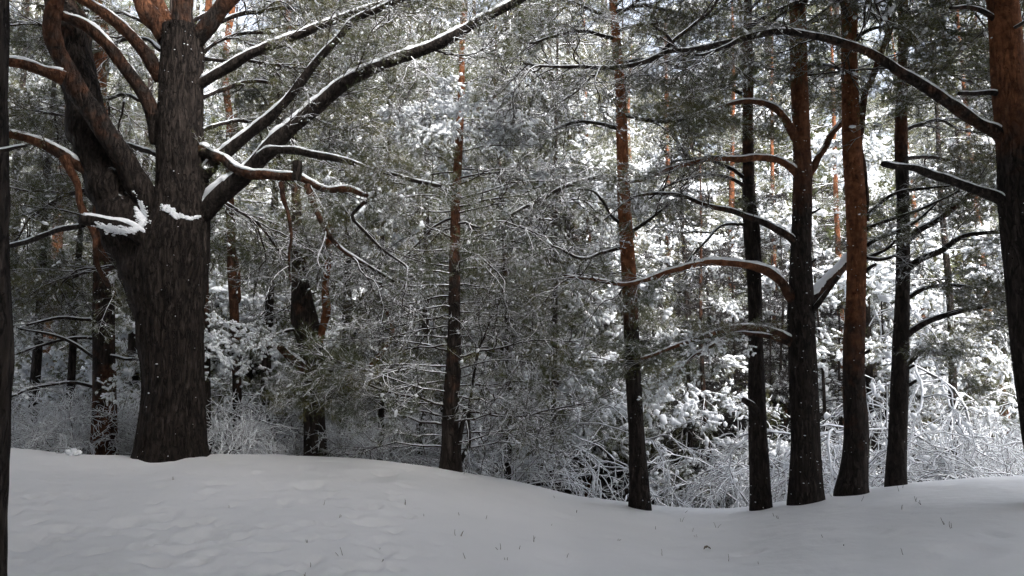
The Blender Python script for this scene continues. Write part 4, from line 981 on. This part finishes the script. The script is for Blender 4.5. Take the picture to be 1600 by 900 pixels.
for k, (x, y) in enumerate([(-9, -7), (-5.5, -8.5), (-2, -7.5), (1.8, -9), (5, -7.5), (8.5, -8.5), (12, -5), (-12.5, -4), (-11, 0.5), (11.5, 0), (-14, 4), (14.5, 4), (-3.6, -12), (3.3, -12.5), (-8, -13), (8, -13), (-16, -9), (16, -9), (0, -16), (-14.5, 8), (-9.6, 7.2), (-8.6, 4.6), (-12.2, 6), (-13.5, 1.5), (9.4, 2.4), (12.6, 1.2), (10.6, -1.2), (13.2, -2.6), (16.0, -1.0), (7.6, 0.6)]):  # more unseen pines, added to block low sky and sun
    root = empty("unseen_shade_pine", (x, y, ground_at(x, y) - .1), "unseen pine added around the viewer to shade the near slope", "pine tree", "unseen pines added for shade")
    root.rotation_euler = (0, 0, k * 1.7); s = k % 5; sc = .85; root.scale = (sc * 1.15, sc * 1.15, sc * (1.0))
    obj("trunk", FAR[s][0], root); obj("crown", FAR[s][1], root, kind="stuff")
# ------------------------------------------------------------------ small things on the snow
def near_name(px):
    for x, n_ in ((330, "below the great forked pine"), (560, "below the snapped pine"), (800, "below the twiggy young pine"), (1040, "below the orange pine"), (1215, "below the stubbed dark pine"), (1370, "below the copper-barked pine"), (1700, "below the right edge pine")):
        if px < x: return n_
STALKS = [(505, 787, 6), (632, 785, 8), (662, 804, 6), (721, 803, 5), (758, 807, 6), (712, 830, 11), (721, 830, 11), (425, 853, 8), (535, 862, 12), (487, 874, 8), (477, 897, 8), (591, 851, 5), (727, 869, 9), (779, 854, 8),
          (482, 845, 5), (530, 808, 4), (862, 818, 5), (834, 842, 9), (809, 851, 7), (886, 869, 6), (964, 845, 5), (1036, 862, 9), (1024, 824, 6), (1064, 813, 7), (1083, 827, 7), (1089, 834, 6), (1119, 822, 8), (1139, 874, 9),
          (900, 800, 5), (866, 776, 5), (1069, 799, 5), (1210, 804, 7), (1216, 808, 6), (1300, 773, 7), (1347, 780, 10), (1406, 764, 9), (1410, 760, 7), (1432, 781, 10), (1439, 787, 7), (1408, 792, 10), (1476, 818, 10), (1487, 824, 9),
          (1285, 842, 5), (1319, 854, 4), (1414, 869, 8), (270, 754, 5), (359, 791, 4), (1186, 883, 4), (792, 872, 4), (597, 877, 4)]
rs = np.random.default_rng(9)
for px, py, hp in STALKS:
    x, y = place(px, py + hp * .4); z = ground_at(x, y); h = hp * px_size(y) * 1.15; mb = MB()
    for q in range(1 + int(rs.random() < .45)):
        o0 = np.array((rs.normal(0, .006), rs.normal(0, .006), -.02)); d0 = np.array((rs.normal(0, .35), rs.normal(0, .2), 1.))
        pth = grow(o0[None], d0[None], np.array([(h + .02) * rs.uniform(.7, 1.1)]), 5, .15, -.05, rs)
        tubes(mb, pth, np.linspace(.0026, .0014, 5)[None], 4, 0)
    o = obj("dry_stalk", mb.mesh("dry_stalk", [mstalk])); o.location = (x, y, z)
    tag(o, "dry grass stalk poking out of the snow " + near_name(px), "grass stalk", "dry stalks " + near_name(px))
# a curled dead leaf
x, y = place(1105, 858); mb = MB(); u_ = np.linspace(-1, 1, 9); w_ = np.linspace(-1, 1, 5); UU, WW = np.meshgrid(u_, w_)
wid = .026 * np.sqrt(np.maximum(0, 1 - UU ** 2)); LV = np.stack((UU * .035, WW * wid, .022 - .02 * UU ** 2 + .012 * WW ** 2 + .003 * np.sin(UU * 9)), -1); idx = np.arange(45).reshape(5, 9)
top = np.stack((idx[:-1, :-1], idx[:-1, 1:], idx[1:, 1:], idx[1:, :-1]), -1).reshape(-1, 4)
mb.add(LV, top); mb.add(LV - np.array((0, 0, .002)), top[:, ::-1])
o = obj("dead_leaf", mb.mesh("dead_leaf", [mstalk])); o.location = (x, y, ground_at(x, y) + .002); tag(o, "curled brown dead leaf lying on the open snow below the stubbed dark pine", "leaf")
# a small clod of snow on the mound at the left end of the crest
x, y = place(113, 722); mb = MB(); rc = np.random.default_rng(6); C = np.stack((rc.normal(0, .03, 14), rc.normal(0, .03, 14), rc.uniform(0, .06, 14)), -1)
lumps(mb, C, rc.normal(0, 1, (14, 3)), rc.uniform(.02, .04, 14), rc.uniform(.02, .05, 14), rc, 0)
o = obj("snow_clod", mb.mesh("snow_clod", [M_SNOW])); o.location = (x, y, ground_at(x, y)); tag(o, "small clod of snow on top of the low mound beside the edge trunk", "snow clod"); o["kind"] = "thing"

# alike neighbours are told apart by their order across the view
ORD = "leftmost second third fourth fifth sixth seventh eighth ninth tenth eleventh twelfth thirteenth fourteenth fifteenth sixteenth seventeenth eighteenth nineteenth twentieth".split()
byg = {}
for o in list(COL.objects):
    g_ = o.get("group", "")
    if o.parent is None and g_.startswith(("snowy pines", "frosted shrubs", "dry stalks")): byg.setdefault(g_, []).append(o)
for g_, l_ in byg.items():
    l_.sort(key=lambda o: o.location.x / o.location.y)
    for i_, o in enumerate(l_):
        if i_ >= len(ORD) or len(l_) < 2: continue
        w_ = ORD[i_] + (" from left" if i_ else "")
        if g_.startswith("snowy pines"): o["label"] = "snowy second-row pine, " + w_ + ", " + o["label"].split("second rows ")[1]
        elif g_.startswith("frosted shrubs"): o["label"] = "snow-coated tangled shrub, " + w_ + ", " + o["label"].split("snow, ")[1]
        else: o["label"] = "dry grass stalk in snow, " + w_ + ", " + o["label"].split("the snow ")[1]
